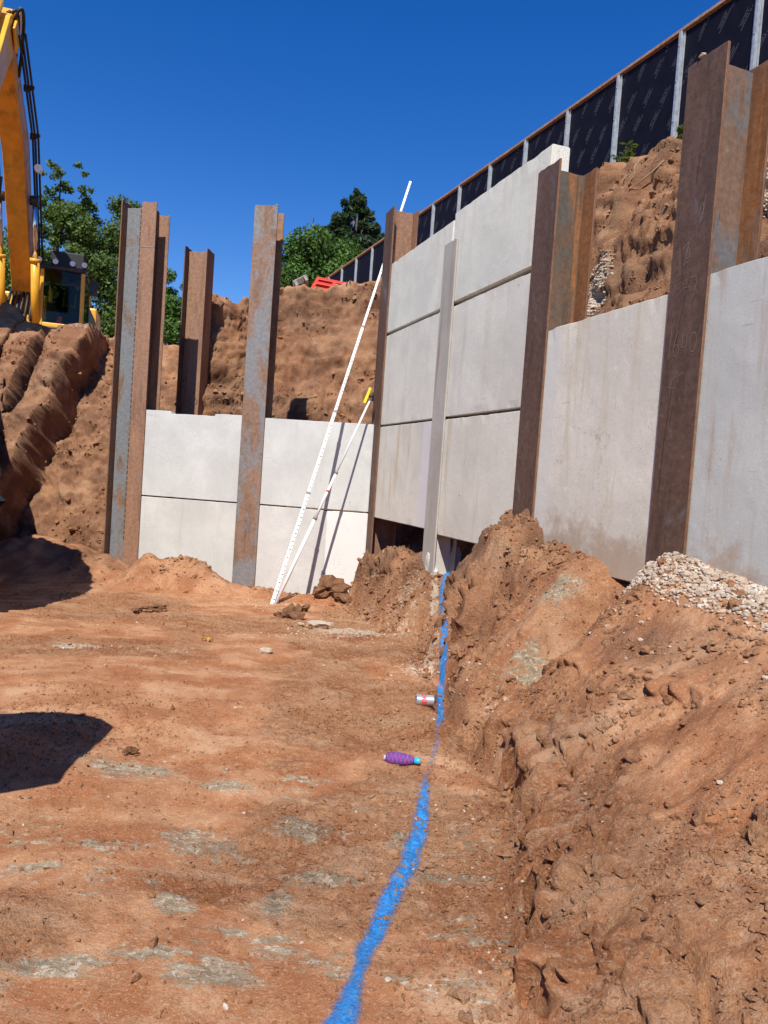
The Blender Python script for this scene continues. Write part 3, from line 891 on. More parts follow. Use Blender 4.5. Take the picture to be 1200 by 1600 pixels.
C_EF = mat_concrete('concrete_near_bluegrey', (.60, .61, .55), (.44, .30, .17), .85, mud=.6, dark=.8, seed=10)

FZ0, FZ1, FZ2 = -.35, .885, 1.99
panel('pale upper panel of the far wall, left of the blue grey pile', 'F', 1.57, 3.09, FZ1 + .012, FZ2 + .015, C_FAR1, notch=(.42, 1.02, .03))
panel('pale lower panel of the far wall, half buried behind a soil heap', 'F', 1.57, 3.09, FZ0, FZ1, C_FAR2)
panel('pale upper panel of the far wall behind the leaning staff', 'F', .02, 1.55, FZ1 + .012, FZ2, C_FAR1)
panel('whitest lower panel of the far wall, with the poles standing before it', 'F', .02, 1.55, FZ0, FZ1, C_FARW)
RZ0, RZ1, RZ2, RZ3 = .85, 1.955, 3.055, 3.92
panel('grey top panel beside the corner pile, directly under the fence line', 'R', .01, 1.94, RZ2 + .03, RZ3, C_R1, zj=.008)
panel('grey middle panel between corner pile and cement smeared post', 'R', .01, 1.94, RZ1 + .02, RZ2, C_R2)
panel('stained bottom panel with a white strip, hanging over a dark gap by the corner', 'R', .01, 1.94, RZ0, RZ1, C_R3)
panel('highest grey panel, its end rising above the orange streaked pile', 'R', 1.96, 3.738, RZ2 + .035, RZ3 + .06, C_R1, th=.16, zj=.01)
panel('grey middle panel between cement smeared post and orange streaked pile', 'R', 1.96, 3.74, RZ1 + .022, RZ2 - .005, C_R2)
panel('beige stained bottom panel partly buried by the soil mound', 'R', 1.96, 3.74, RZ0 - .03, RZ1, C_R4)
panel('tall single beige panel between the two rightmost piles', 'R', 3.76, 5.40, .81, 2.545, C_DE)
panel('near blue grey panel with brown scrapes cut by the right edge', 'R', 5.42, 7.4, .55, 2.59, C_EF)

# ================================================================ FENCE
fenceP = np.array([3.39, 10.1]); fenceD = np.array([-.378, .926])
fence = empty('hoarding_fence', (fenceP[0], fenceP[1], 5.4), math.atan2(fenceD[1], fenceD[0]))
tag(fence, 'dark plywood hoarding fence with galvanised posts and timber cap on the bank', 'fence')
# local x runs away from the camera, local y to the left (pit side)
ZT = 7.30 - 5.4
sheet_me = {}
post_me = None
N0, N1 = -3, 16
sm = MB(); sm.box(.012, 1.208, -.02, -.002, -.3, ZT - .03)
sheet = sm.mesh('sheet')
pm = MB()
pm.box(-.055, .055, .0, .006, -.4, ZT - .015).box(-.055, -.049, .006, .022, -.4, ZT - .015).box(.049, .055, .006, .022, -.4, ZT - .015).box(-.022, .022, .006, .045, -.4, ZT - .015)
for zz in (.25, .75, 1.25, 1.7):
    pm.box(-.008, .008, .045, .055, zz, zz + .016)
post = pm.mesh('post', .002)
cm = MB().box(.0, 1.215, -.04, .035, ZT - .012, ZT + .028)
cap = cm.mesh('cap_rail', .003)
rr = random.Random(3)
prints = []
for k in range(3):
    q = MB()
    for row in range(-1, 6):
        for colm in range(-1, 5):
            cx, cz = .05 + colm * .34 + (row % 2) * .17 + k * .06, .1 + row * .36 + colm * .10 + rr.uniform(-.03, .03)
            for ln, (off, L, hgt) in enumerate(((0, .26, .015), (.032, .16, .018), (.066, .20, .006))):
                p = -L / 2
                while p < L / 2:
                    wl = .010 if ln < 2 else L
                    dx, dz = math.cos(2.18), math.sin(2.18)
                    ax, az = cx + dx * p - dz * off * -1, cz + dz * p + dx * off * -1
                    bx_, bz_ = ax + dx * wl, az + dz * wl
                    hx, hz = dz * hgt, -dx * hgt
                    pts = [(ax, az), (bx_, bz_), (bx_ + hx, bz_ + hz), (ax + hx, az + hz)]
                    if all(.02 < a < 1.2 and -.2 < b < ZT - .05 for a, b in pts):
                        q.add([(a, .0005, b) for a, b in pts], [(0, 1, 2, 3)])
                    p += wl + (.007 if rr.random() < .85 else .02)
    prints.append(q.mesh('printed_marks'))
for k in range(N0, N1):
    e = obj('sheet', sheet, PHENOLIC, fence); e.location = (k * 1.22, 0, 0)
    if k < 8:
        pr = obj('printed_marks', prints[k % 3], PRINT, e)
        pr['kind'] = 'stuff'
    e = obj('post', post, GALV, fence); e.location = (k * 1.22, 0, 0)
    e = obj('cap_rail', cap, TIMBER, fence); e.location = (k * 1.22, 0, rr.uniform(-.006, .006))

# ================================================================ EXCAVATORS
def excavator(label, loc, heading, elbow, peak, tip, bucket_dir, group='excavators on the site', operator=False):
    o = empty('excavator', loc, math.atan2(heading[1], heading[0]))
    tag(o, label, 'excavator', group)
    # undercarriage
    trk = MB()
    out = []
    for a in range(0, 181, 15): out.append((1.75 + .42 * math.sin(R(a)), .45 + .42 * math.cos(R(a))))
    for a in range(180, 361, 15): out.append((-1.75 + .42 * math.sin(R(a)), .45 + .42 * math.cos(R(a))))
    tm = MB().prism(out, -.3, .3)
    for i in range(26):
        x = -1.95 + i * .156
        tm.box(x, x + .11, -.31, .31, .0, .045).box(x, x + .11, -.31, .31, .855, .90)
    tme = tm.mesh('track', .0)
    for sy in (-1.05, 1.05):
        e = obj('track', tme, DARKMETAL, o); e.location = (0, sy, 0)
    MB().box(-1.0, 1.0, -.75, .75, .45, .95).tube([(0, 0, .95), (0, 0, 1.15)], .7, 20).build('undercarriage', DARKMETAL, o)
    # superstructure
    MB().box(-2.2, 1.3, -1.25, 1.25, 1.152, 1.35).box(-2.0, .1, .35, 1.2, 1.35, 2.1).box(-1.1, 1.2, -1.22, -.5, 1.35, 2.2).build('platform', DARKMETAL, o, .02)
    MB().prism([(-2.75, 1.25), (-1.45, 1.25), (-1.45, 2.35), (-2.5, 2.35), (-2.75, 2.1)], -1.24, 1.24).build('counterweight', YELLOW, o, .05)
    MB().box(-1.44, -.35, -1.2, .30, 1.36, 2.3).build('engine_hood', YELLOW, o, .04)
    # cab
    cb = empty('cab', (0, 0, 0)); cb.parent = o
    x0, x1, y0, y1, z0, z1 = -.15, 1.25, .36, 1.20, 1.10, 2.60
    MB().box(x0, x1, y0, y1, z0, z0 + .30).build('cab_base', DARKMETAL, cb, .02)
    for (a, b) in ((x1 - .07, y0), (x1 - .07, y1 - .075), (x0, y0), (x0, y1 - .075)):
        MB().box(a, a + .07, b, b + .075, z0 + .302, z1 - .072).build('cab_pillar', YELLOW, cb, .014)
    MB().box(x1 - .068, x1 + .002, y0 + .076, y1 - .076, z0 + .29, z0 + .375).build('cab_sill', YELLOW, cb, .014)
    MB().box(x0 - .02, x1 + .03, y0 - .01, y1 + .01, z1 - .07, z1 + .02).build('cab_roof', DARKMETAL, cb, .02)
    MB().box(x1 - .04, x1 - .03, y0 + .076, y1 - .076, z0 + .376, z1 - .072).build('windscreen', GLASS, cb)
    MB().box(x0 + .08, x1 - .08, y1 - .03, y1 - .02, z0 + .31, z1 - .08).build('side_glass', GLASS, cb)
    MB().box(x0 + .08, x1 - .08, y0 + .02, y0 + .03, z0 + .31, z1 - .08).build('side_glass', GLASS, cb)
    MB().box(x0 + .02, x0 + .03, y0 + .08, y1 - .08, z0 + .9, z1 - .08).build('rear_glass', GLASS, cb)
    # raised roof guard and lights
    gq = MB().box(x1 - .5, x1 - .47, y0 + .12, y1 - .08, z1 + .021, z1 + .42)
    gq.build('roof_guard', BLACK, cb, .04)
    for yy in (y0 - .02, y0 + .28, y0 + .60, y1 - .02):
        l = MB().tube([(x1 - .02, yy, z1 + .085), (x1 + .06, yy, z1 + .085)], [.06, .065], 12).build('work_light', DARKMETAL, cb)
        MB().tube([(x1 + .061, yy, z1 + .085), (x1 + .066, yy, z1 + .085)], .055, 12).build('lamp_lens', WHITE, cb)
    MB().box(x1 - .1, x1 - .06, y1 + .08, y1 + .24, 2.12, 2.42).tube([(x1 - .08, y1, 2.48), (x1 - .08, y1 + .15, 2.48), (x1 - .08, y1 + .15, 2.4)], .012, 6).build('mirror', DARKMETAL, cb, .0)
    # seat and console seen through the glass
    MB().box(.05, .5, .6, 1.06, 1.66, 1.78).box(-.02, .1, .6, 1.06, 1.78, 2.38).build('seat', BLACK, cb, .03)
    MB().box(.9, 1.0, .66, .78, 1.5, 1.66).build('control_console', RED, cb, .02)
    # boom
    def limb(pts, hs, y0, y1, name, mat, bev=.015):
        up = []; dn = []
        for i, (px, pz) in enumerate(pts):
            a = Vector(pts[max(i - 1, 0)]); b = Vector(pts[min(i + 1, len(pts) - 1)])
            d = (b - a).normalized(); nn = Vector((-d.y, d.x))
            up.append((px + nn.x * hs[i], pz + nn.y * hs[i])); dn.append((px - nn.x * hs[i], pz - nn.y * hs[i]))
        return MB().prism(up + dn[::-1], y0, y1).build(name, mat, o, bev)
    foot = (.55, 1.75)
    bm_ = limb([foot, ((foot[0] + elbow[0]) / 2, (foot[1] + elbow[1]) / 2), elbow, ((elbow[0] + peak[0]) / 2, (elbow[1] + peak[1]) / 2), peak], [.16, .27, .33, .26, .15], -.185, .185, 'boom', ORANGE)
    # lift cylinders
    att = (foot[0] * .42 + elbow[0] * .58 + .12, foot[1] * .42 + elbow[1] * .58 - .05)
    for sy in (-.31, .31):
        a = Vector((1.15, sy, 1.25)); b = Vector((att[0] + .25, sy, att[1] + .35)); mid = a.lerp(b, .58)
        cy = MB().tube([a, mid], .082, 14).tube([mid - (b - a) * .03, mid], .097, 14).build('lift_cylinder', YELLOW, o)
        MB().tube([mid, b], .05, 10).build('piston_rod', CHROME, cy)
        MB().tube([b + Vector((0, -.09 * (1 if sy > 0 else -1), 0)), b + Vector((0, .06 * (1 if sy > 0 else -1), 0))], .09, 12).build('pin', DARKMETAL, cy)
    # stick with its tail above the boom end
    pk, tp = Vector(peak), Vector(tip)
    sdv = (tp - pk).normalized(); nn = Vector((-sdv.y, sdv.x))
    if nn.x < 0: nn = -nn
    tail = pk - sdv * .65 + nn * .12
    outl = [tail + nn * .10, pk + nn * .38, tp + nn * .12, tp - nn * .12, pk - nn * .18, tail - nn * .10]
    st = MB().prism([(p.x, p.y) for p in outl], -.19, .19).build('stick', YELLOW, o, .015)
    for sy in (-.235, .235):
        MB().prism([(p.x, p.y) for p in (tail + nn * .16, pk + nn * .25 + sdv * .1, pk - nn * .14 + sdv * .1, tail - nn * .12)], sy - .02, sy + .02).build('side_plate', YELLOW, st, .008)
    # stick cylinder on top of the boom
    a = Vector(((elbow[0] * .8 + foot[0] * .2), 0, elbow[1] + .30)); b = Vector((tail.x, 0, tail.y)); mid = a.lerp(b, .6)
    cy = MB().tube([a, mid], .10, 14).build('stick_cylinder', YELLOW, o)
    MB().tube([mid, b], .055, 10).build('piston_rod', CHROME, cy)
    # bucket cylinder down the front of the stick
    a3 = pk + nn * .50 - sdv * .15; b3 = tp + nn * .32 - sdv * .45; m3 = a3.lerp(b3, .55)
    cy = MB().tube([(a3.x, 0, a3.y), (m3.x, 0, m3.y)], .085, 12).build('bucket_cylinder', YELLOW, o)
    MB().tube([(m3.x, 0, m3.y), (b3.x, 0, b3.y)], .045, 10).build('piston_rod', CHROME, cy)
    # hoses and pipes along the boom
    el, fo = Vector(elbow), Vector(foot)
    for i, sy in enumerate((.27, .31, .36)):
        u = [fo.lerp(el, .1), fo.lerp(el, .5), el, el.lerp(pk, .5), pk]
        off = .30 + .03 * i
        pts = []
        for q_, w_ in zip(u, (.20, .30, .36, .30, .22)):
            pts.append((q_.x - .12 * w_, sy, q_.y + w_ * (.55 + .1 * i)))
        h = MB().tube(pts, .020, 6).build('hydraulic_pipe', DARKMETAL, o)
        for q_ in pts[1:4]:
            MB().box(q_[0] - .03, q_[0] + .03, .225, sy + .035, q_[2] - .02, q_[2] + .02).build('pipe_clamp', DARKMETAL, h)
    for i in range(5):
        y = -.16 + i * .085
        pts = []
        for k in range(11):
            t = k / 10
            p = (pk - sdv * .1).lerp(el.lerp(pk, .62), t) + nn * (.25 + .55 * math.sin(math.pi * t) * (.7 + .1 * i)) * (1 - .3 * t)
            pts.append((p.x - .1, y + .16 * math.sin(t * 3.1), p.y + .10 * math.sin(math.pi * t)))
        MB().tube(pts, .026, 6).build('hydraulic_hose', BLACK, o)
    for i in range(6):
        y = -.24 + i * .095
        pts = [(.9, y, 1.3), (1.2, y, 1.24 + .05 * (i % 2)), (1.32, y * .95, 1.5), (1.1, y * .9, 1.85), (.95, y * .8, 2.1)]
        MB().tube(pts, .03, 6).build('hydraulic_hose', BLACK, o)
    MB().tube([(elbow[0] - .05, .40, elbow[1] - .35), (elbow[0] + .06, .40, elbow[1] - .35)], .07, 12).build('work_light', WHITE, o)
    # bucket
    bd = Vector(bucket_dir).normalized(); bn = Vector((-bd.y, bd.x))
    prof = []
    for k in range(13):
        a = R(-20 + k * 17)
        prof.append((.44 * math.cos(a) * 1.05, .40 * math.sin(a)))
    bkt = MB()
    cen = tp + bd * .55
    pts = [cen + bd * (-p[1] * 1.0) + bn * (p[0] * .9) for p in prof]
    inner = [cen + (p - cen) * .93 for p in pts]
    n = len(pts)
    Vv = [(p.x, -.36, p.y) for p in pts] + [(p.x, .36, p.y) for p in pts] + [(p.x, -.36, p.y) for p in inner] + [(p.x, .36, p.y) for p in inner]
    Ff = []
    for i in range(n - 1):
        Ff += [(i, i + 1, n + i + 1, n + i), (2 * n + i, 3 * n + i, 3 * n + i + 1, 2 * n + i + 1)]
    Ff += [tuple(range(n)), tuple(range(2 * n - 1, n - 1, -1))]
    bkt.add(Vv, Ff)
    bk = bkt.build('bucket', DARKMETAL, o)
    lip = pts[-1]; ld = (pts[-1] - pts[-2]).normalized()
    for i in range(5):
        y = -.36 + i * .165
        a = lip; b = lip + ld * .2
        MB().tube([(a.x - ld.x * .05, y + .04, a.y - ld.y * .05), (b.x, y + .04, b.y)], [.05, .02], 4, True, False).build('tooth', DARKMETAL, bk)
    lk = MB().tube([(b3.x, .0, b3.y), ((tp + bd * .12 + bn * .2).x, 0, (tp + bd * .12 + bn * .2).y)], .06, 8).build('bucket_link', DARKMETAL, o)
    return o, cb


exc1, cab1 = excavator('yellow excavator on the upper bench with its boom raised, facing the camera', (-7.88, 16.6, 2.5), (.285, -.958), (2.3, 4.45), (4.0, 5.5), (5.9, 3.3), (-.25, -1))
exc2, cab2 = excavator('yellow excavator reaching in from the left, known by its bucket shadow on the floor', (-7.22, 2.35, .02), (1, .04), (2.0, 2.9), (3.4, 2.9), (5.0, 1.15), (.85, -.5))

# the operator, sitting in the cab of the far machine
def skin_figure(name, joints, bones, parent, mat, lvl=2):
    me = bpy.data.meshes.new(name)
    names = list(joints)
    me.from_pydata([joints[k][0] for k in names], [(names.index(a), names.index(b)) for a, b in bones], [])
    o = obj(name, me, mat)
    md = o.modifiers.new('skin', 'SKIN')
    for i_, k in enumerate(names):
        r_ = joints[k][1]
        me.skin_vertices[0].data[i_].radius = (r_, r_)
    me.skin_vertices[0].data[0].use_root = True
    sb = o.modifiers.new('sub', 'SUBSURF'); sb.levels = lvl; sb.render_levels = lvl
    return o


bpy.context.view_layer.update()
CLOTH = mat_plain('dark_work_clothes', (.03, .035, .05), .85)
HIVIS = mat_plain('hi_vis_fabric', (.45, .62, .05), .8)
SKIN = mat_plain('skin', (.45, .25, .17), .6)
J = {'pelvis': ((.30, .83, 1.80), .15), 'belly': ((.24, .83, 1.98), .145), 'chest': ((.21, .83, 2.16), .165), 'neck': ((.22, .83, 2.30), .055), 'head': ((.25, .83, 2.40), .088), 'crown': ((.245, .83, 2.48), .07),
     'shl': ((.22, 1.02, 2.23), .065), 'ell': ((.33, 1.08, 2.00), .05), 'wrl': ((.58, 1.03, 1.95), .035), 'hal': ((.66, 1.02, 1.97), .035),
     'shr': ((.22, .64, 2.23), .065), 'elr': ((.33, .58, 2.00), .05), 'wrr': ((.58, .63, 1.95), .035), 'har': ((.66, .64, 1.97), .035),
     'hpl': ((.36, .93, 1.80), .09), 'knl': ((.74, .95, 1.84), .07), 'anl': ((.86, .95, 1.48), .045), 'tol': ((.98, .95, 1.45), .04),
     'hpr': ((.36, .73, 1.80), .09), 'knr': ((.74, .71, 1.84), .07), 'anr': ((.86, .71, 1.48), .045), 'tor': ((.98, .71, 1.45), .04)}
op = skin_figure('person', J, [('pelvis', 'belly'), ('belly', 'chest'), ('chest', 'neck'), ('neck', 'head'), ('head', 'crown'), ('chest', 'shl'), ('shl', 'ell'), ('ell', 'wrl'), ('wrl', 'hal'), ('chest', 'shr'), ('shr', 'elr'), ('elr', 'wrr'), ('wrr', 'har'),
                              ('pelvis', 'hpl'), ('hpl', 'knl'), ('knl', 'anl'), ('anl', 'tol'), ('pelvis', 'hpr'), ('hpr', 'knr'), ('knr', 'anr'), ('anr', 'tor')], None, CLOTH)
op.matrix_world = exc1.matrix_world
tag(op, 'machine operator in a hi vis vest sitting in the excavator cab', 'person')
vest = MB()
for sy in (.70, .93):
    vest.tube([(.375, sy + .015, 1.95), (.375, sy + .015, 2.1), (.33, sy + .015, 2.26), (.22, sy + .015, 2.335)], .022, 6)
vest.tube([(.36, .68, 2.0), (.385, .83, 2.0), (.36, .98, 2.0)], .024, 6)
vest.build('vest_strips', HIVIS, op)
V, F = [], []
for i_ in range(6):
    for k in range(12):
        a, e_ = 2 * math.pi * k / 12, math.pi / 2 * i_ / 5
        V.append((.25 + .115 * math.cos(a) * math.cos(e_), .83 + .105 * math.sin(a) * math.cos(e_), 2.44 + .10 * math.sin(e_)))
for i_ in range(5):
    for k in range(12): F.append((i_ * 12 + k, i_ * 12 + (k + 1) % 12, (i_ + 1) * 12 + (k + 1) % 12, (i_ + 1) * 12 + k))
MB().add(V, F, True).build('hard_hat', WHITE, op)

# ================================================================ SURVEY STAFF AND POLE
GREYCLIP = mat_plain('grey_clip', (.22, .21, .21), .5)
Fp = Vector((-1.21, 8.75, -.20))
T1 = Vector((-.195, 9.77, 4.125))


def section_bar(mb, a, b, w, d):
    ax = (b - a).normalized()
    side = ax.cross(Vector((0, 1, 0))).normalized(); fwd = side.cross(ax).normalized()
    P = []
    for p in (a, b):
        for u, v in ((-1, -1), (1, -1), (1, 1), (-1, 1)):
            P.append(p + side * (u * w / 2) + fwd * (v * d / 2))
    mb.add(P, [(3, 2, 1, 0), (4, 5, 6, 7), (0, 1, 5, 4), (1, 2, 6, 5), (2, 3, 7, 6), (3, 0, 4, 7)])
    return ax, side, fwd


staff = empty('levelling_staff', Fp)
tag(staff, 'long white graduated levelling staff leaning into the corner pile', 'levelling staff')
direc = T1 - Fp
ks = [0, .30, .53, .78, 1.235]
ws = [.044, .039, .034, .028]
marks = MB()
for i in range(4):
    a, b = direc * ks[i], direc * ks[i + 1]
    mb = MB()
    ax, side, fwd = section_bar(mb, a, b, ws[i], ws[i] * .6)
    mb.build('staff_section', WHITE, staff)
    L = (b - a).length
    n = int(L / .05)
    sgn_ = -1 if fwd.y > 0 else 1
    for k in range(n):
        p = a + ax * (k * .05 + .012) + fwd * (sgn_ * (ws[i] * .3 + .0012))
        wdt = ws[i] * (.5 if k % 2 else .26)
        q = p + side * (-ws[i] * .4)
        marks.add([q, q + side * wdt, q + side * wdt + ax * .010, q + ax * .010], [(0, 1, 2, 3)])
    if i < 3:
        mb = MB(); section_bar(mb, b - ax * .012, b + ax * .016, ws[i] * 1.12, ws[i] * .75); mb.build('staff_clip', GREYCLIP, staff)
marks.build('graduation', BLACK, staff)['kind'] = 'stuff'

pole = empty('survey_pole', Fp + Vector((.035, .02, 0)))
tag(pole, 'shorter white telescopic pole with a yellow bracket, leaning beside the staff', 'pole')
P2 = Vector(fw(.06, .06, 2.32))
d2 = P2 - pole.location
kk = [0, .40, .62, .985]
rs = [.021, .017, .013]
for i in range(3):
    MB().tube([d2 * kk[i], d2 * kk[i + 1]], rs[i], 12).build('pole_section', WHITE, pole)
    if i < 2:
        ax = d2.normalized()
        MB().tube([d2 * kk[i + 1] - ax * .018, d2 * kk[i + 1] + ax * .018], rs[i] * 1.25, 12).build('clamp', GREYCLIP, pole)
ax = d2.normalized()
MB().tube([d2 * .53 - ax * .012, d2 * .53 + ax * .012], .0185, 12).build('red_band', RED, pole)
e = MB().box(-.055, -.02, -.03, .03, -.10, .10).build('bracket', CLIPYEL, pole, .006); e.location = d2 * .985 + Vector((0, -.03, .03)); e.rotation_euler = (0, .32, 0)
e2 = MB().tube([(-.02, 0, 0), (.035, 0, .02)], .02, 10).tube([(.03, 0, -.05), (.03, 0, .055)], .013, 8).build('bracket_clamp', DARKMETAL, pole); e2.location = d2 * .985 + Vector((0, -.03, .03))

# ================================================================ PAINT LINE
line = [(-.06, 1.66), (0.0, 1.83), (.015, 1.98), (.04, 2.15), (.10, 2.40), (.18, 2.69), (.235, 3.05), (.272, 3.36), (.29, 3.55), (.33, 3.82), (.375, 4.12), (.425, 4.5), (.465, 5.05), (.50, 5.6), (.535, 6.1), (.555, 6.5), (.575, 6.85), (.60, 7.05), (.655, 7.2)]
wid_ = [.036, .032, .018, .026, .029, .031, .029, .022, .016, .014, .014, .022, .022, .024, .027, .03, .032, .034, .034]
cov_ = [1, 1, .85, .95, 1, .95, 1, .80, .40, .40, .36, .78, .9, .95, 1, 1, 1, 1, .9]
lp = np.array(line); seg = np.linalg.norm(np.diff(lp, axis=0), axis=1); cum = np.concatenate([[0], np.cumsum(seg)])
nS = 760; nW = 26
uu = np.linspace(0, cum[-1], nS)
cx = np.interp(uu, cum, lp[:, 0]); cy = np.interp(uu, cum, lp[:, 1]); ww = np.interp(uu, cum, wid_) * 3.5; cc = np.interp(uu, cum, cov_)
cx = cx + .008 * fbm(uu * 5, 0, 0, 3, 201)
tx, ty = np.gradient(cx), np.gradient(cy); ln_ = np.hypot(tx, ty); tx, ty = tx / ln_, ty / ln_
vv = np.linspace(-1, 1, nW)
LX = cx[:, None] + (-ty * ww)[:, None] * vv; LY = cy[:, None] + (tx * ww)[:, None] * vv
LZ, *_ = floor_fields(LX, LY)
V = np.stack([LX, LY, LZ + .004], -1).reshape(-1, 3)
ii = np.arange(nS - 1)[:, None] * nW + np.arange(nW - 1)[None]
F = np.stack([ii, ii + 1, ii + 1 + nW, ii + nW], -1).reshape(-1, 4)
me = np_mesh('painted_line', V, F)
set_attr(me, 'edge', ((1.12 * np.exp(-(np.abs(vv)[None, :] / .40) ** 2.6) - .22) * cc[:, None]).reshape(-1))
pl = obj('painted_line', me, mat_paint_line())
tag(pl, 'bright blue sprayed line running along the soil floor to the wall', 'paint line')

# ================================================================ STONES, CLODS, GRAVEL
def rock_mesh(name, seed, sub=1, flat=.7, rough=.22):
    bm = bmesh.new()
    if sub:
        bmesh.ops.create_icosphere(bm, subdivisions=sub, radius=1)
    else:
        vs_ = [bm.verts.new(p) for p in ((1, 0, 0), (0, 1, 0), (-1, 0, 0), (0, -1, 0), (.2, .1, 1), (0, 0, -1))]
        for a_ in range(4):
            bm.faces.new((vs_[a_], vs_[(a_ + 1) % 4], vs_[4])); bm.faces.new((vs_[(a_ + 1) % 4], vs_[a_], vs_[5]))
        bm.verts.index_update()
    P = np.array([v.co[:] for v in bm.verts])
    r_ = random.Random(seed)
    sc = np.array([1, r_.uniform(.6, .95), flat * r_.uniform(.8, 1.1)])
    d = 1 + rough * 1.6 * fbm(P[:, 0] * 1.1 + seed, P[:, 1] * 1.1, P[:, 2] * 1.1, 3, seed)
    for v, k in zip(bm.verts, d): v.co = Vector(v.co * float(k)) * 1.0
    for v in bm.verts: v.co = Vector((v.co.x * sc[0], v.co.y * sc[1], v.co.z * sc[2]))
    me = bpy.data.meshes.new(name); bm.to_mesh(me); bm.free()
    return me


ROCKS = [rock_mesh('stone', i, 1, .65, .3) for i in range(8)]
for me in ROCKS: me.materials.append(STONE)


def scatter(name, pts, size, mats_seed, mat, label, base=None, dark=.1, sink=.18):
    """many loose bits in ONE mesh; size(rng, n) gives their radii"""
    base = base or [rock_mesh('b', 50 + i, 1, .6, .3) for i in range(6)]
    arrs = [(np.array([v.co[:] for v in b.vertices]), np.array([p.vertices[:] for p in b.polygons])) for b in base]
    r_ = np.random.default_rng(mats_seed)
    pts = np.asarray(pts); n = len(pts)
    S_ = size(r_, n); A = r_.uniform(0, 6.28, n); Tt = r_.uniform(-.5, .5, n)
    Vs = []; Fs = []; off = 0
    for j, (Vb, Fb) in enumerate(arrs):
        sel = np.arange(j, n, len(arrs))
        if len(sel) == 0: continue
        c_, sn_ = np.cos(A[sel])[:, None], np.sin(A[sel])[:, None]
        ct, st_ = np.cos(Tt[sel])[:, None], np.sin(Tt[sel])[:, None]
        x = Vb[None, :, 0] * ct + Vb[None, :, 2] * st_; z = -Vb[None, :, 0] * st_ + Vb[None, :, 2] * ct; y = Vb[None, :, 1] + 0 * x
        X = np.stack([x * c_ - y * sn_, x * sn_ + y * c_, z], -1) * S_[sel][:, None, None] + pts[sel][:, None, :]
        X[..., 2] += (S_[sel] * sink)[:, None]
        Vs.append(X.reshape(-1, 3)); Fs.append((Fb[None] + (np.arange(len(sel)) * len(Vb))[:, None, None]).reshape(-1, 3) + off); off += X.shape[0] * X.shape[1]
    me = np_mesh(name, np.concatenate(Vs), np.concatenate(Fs), False)
    for k_, v_ in (('dark', dark), ('white', 0), ('grey', 0), ('compact', 0)):
        set_attr(me, k_, np.full(len(me.vertices), v_))
    o = obj(name, me, mat)
    tag(o, label, None, None, 'stuff')
    return o


def pts_on_floor(n, f, seed, box):
    r_ = np.random.default_rng(seed)
    x = r_.uniform(box[0], box[1], n); y = r_.uniform(box[2], box[3], n)
    keep = r_.uniform(0, 1, n) < f(x, y)
    x, y = x[keep], y[keep]
    z, at, s, t, ft = floor_fields(x[:, None], y[:, None])
    ok = (t[:, 0] > .0) & (ft[:, 0] > .0)
    return np.stack([x, y, z[:, 0]], 1)[ok]


def dens_crumbs(x, y):
    rx, ry = x - C[0], y - C[1]
    s = rx * RD[0] + ry * RD[1]; t = rx * RN[0] + ry * RN[1]
    w = np.interp(s, S_K, WID)
    f = np.abs(t - w - .15)
    patch = sstep(-.15, .3, fbm(x * 1.1 + 3, y * 1.1, 0, 3, 71))
    d = .09 + .6 * np.exp(-(f / .35) ** 2) + .7 * patch * (t < w) * (s > 4.8) + .45 * sstep(.1, .5, fbm(x * .8 + 7, y * 1.1 + 2, 0, 3, 53)) + .4 * np.exp(-((x + 1.6) / .5) ** 2 - ((y - 3.8) / .6) ** 2)
    return np.clip(d, 0, 1)


pts = np.concatenate([pts_on_floor(70000, dens_crumbs, 5, (-3.8, 2.4, 4.2, 9.6)), pts_on_floor(75000, dens_crumbs, 25, (-1.9, 1.9, 1.35, 4.4))])
scatter('soil_crumbs', pts, lambda r, n: .0026 + .0080 * r.random(n) ** 3.5 + np.where(r.random(n) < .02, .016 * r.random(n), 0), 8, SOIL, 'loose crumbs of red brown soil over the pit floor', [rock_mesh('b', 40 + i, 0, .75, .45) for i in range(8)])


def dens_clods(x, y):
    rx, ry = x - C[0], y - C[1]
    s = rx * RD[0] + ry * RD[1]; t = rx * RN[0] + ry * RN[1]
    w = np.interp(s, S_K, WID)
    onb = (t > 0.02) & (t < w * 1.15) & (s > .1)
    patch = sstep(-.1, .4, fbm(x * 1.5 + 3, y * 1.5, 0, 3, 71))
    footz = np.exp(-((t - w + .18) / .16) ** 2) * (s > 5)
    d = onb * np.maximum(np.where(s < 4.7, .8, .04 + .55 * patch ** 2), .8 * footz)
    d = d * (np.abs(x - np.interp(y, [4.5, 5.6, 6.5, 7.2], [.425, .50, .555, .655])) > .05)
    ft = rx * FN[0] + ry * FN[1]
    d = np.maximum(d, .5 * np.exp(-(ft / .35) ** 2) * (ft > 0) * (x < -.1))
    d = np.maximum(d, .6 * np.exp(-((x + 2.5) / .55) ** 2 - ((y - 9.35) / .3) ** 2))
    return d


pts = pts_on_floor(90000, dens_clods, 15, (-3.9, 2.4, 1.6, 9.8))
cut_ = len(pts) * 3 // 4
scatter('soil_clods', pts[:cut_], lambda r, n: .004 + .011 * r.random(n) ** 3, 18, SOIL, 'small broken clods of soil over the mounds at the wall foot', [rock_mesh('b', 150 + i, 1, .8, .42) for i in range(6)], .3, .05)
scatter('soil_clods', pts[cut_:], lambda r, n: .010 + .026 * r.random(n) ** 3.5, 19, SOIL, 'larger broken clods of soil over the mounds at the wall foot', [rock_mesh('b', 155 + i, 2, .8, .45) for i in range(5)], .3, .05)


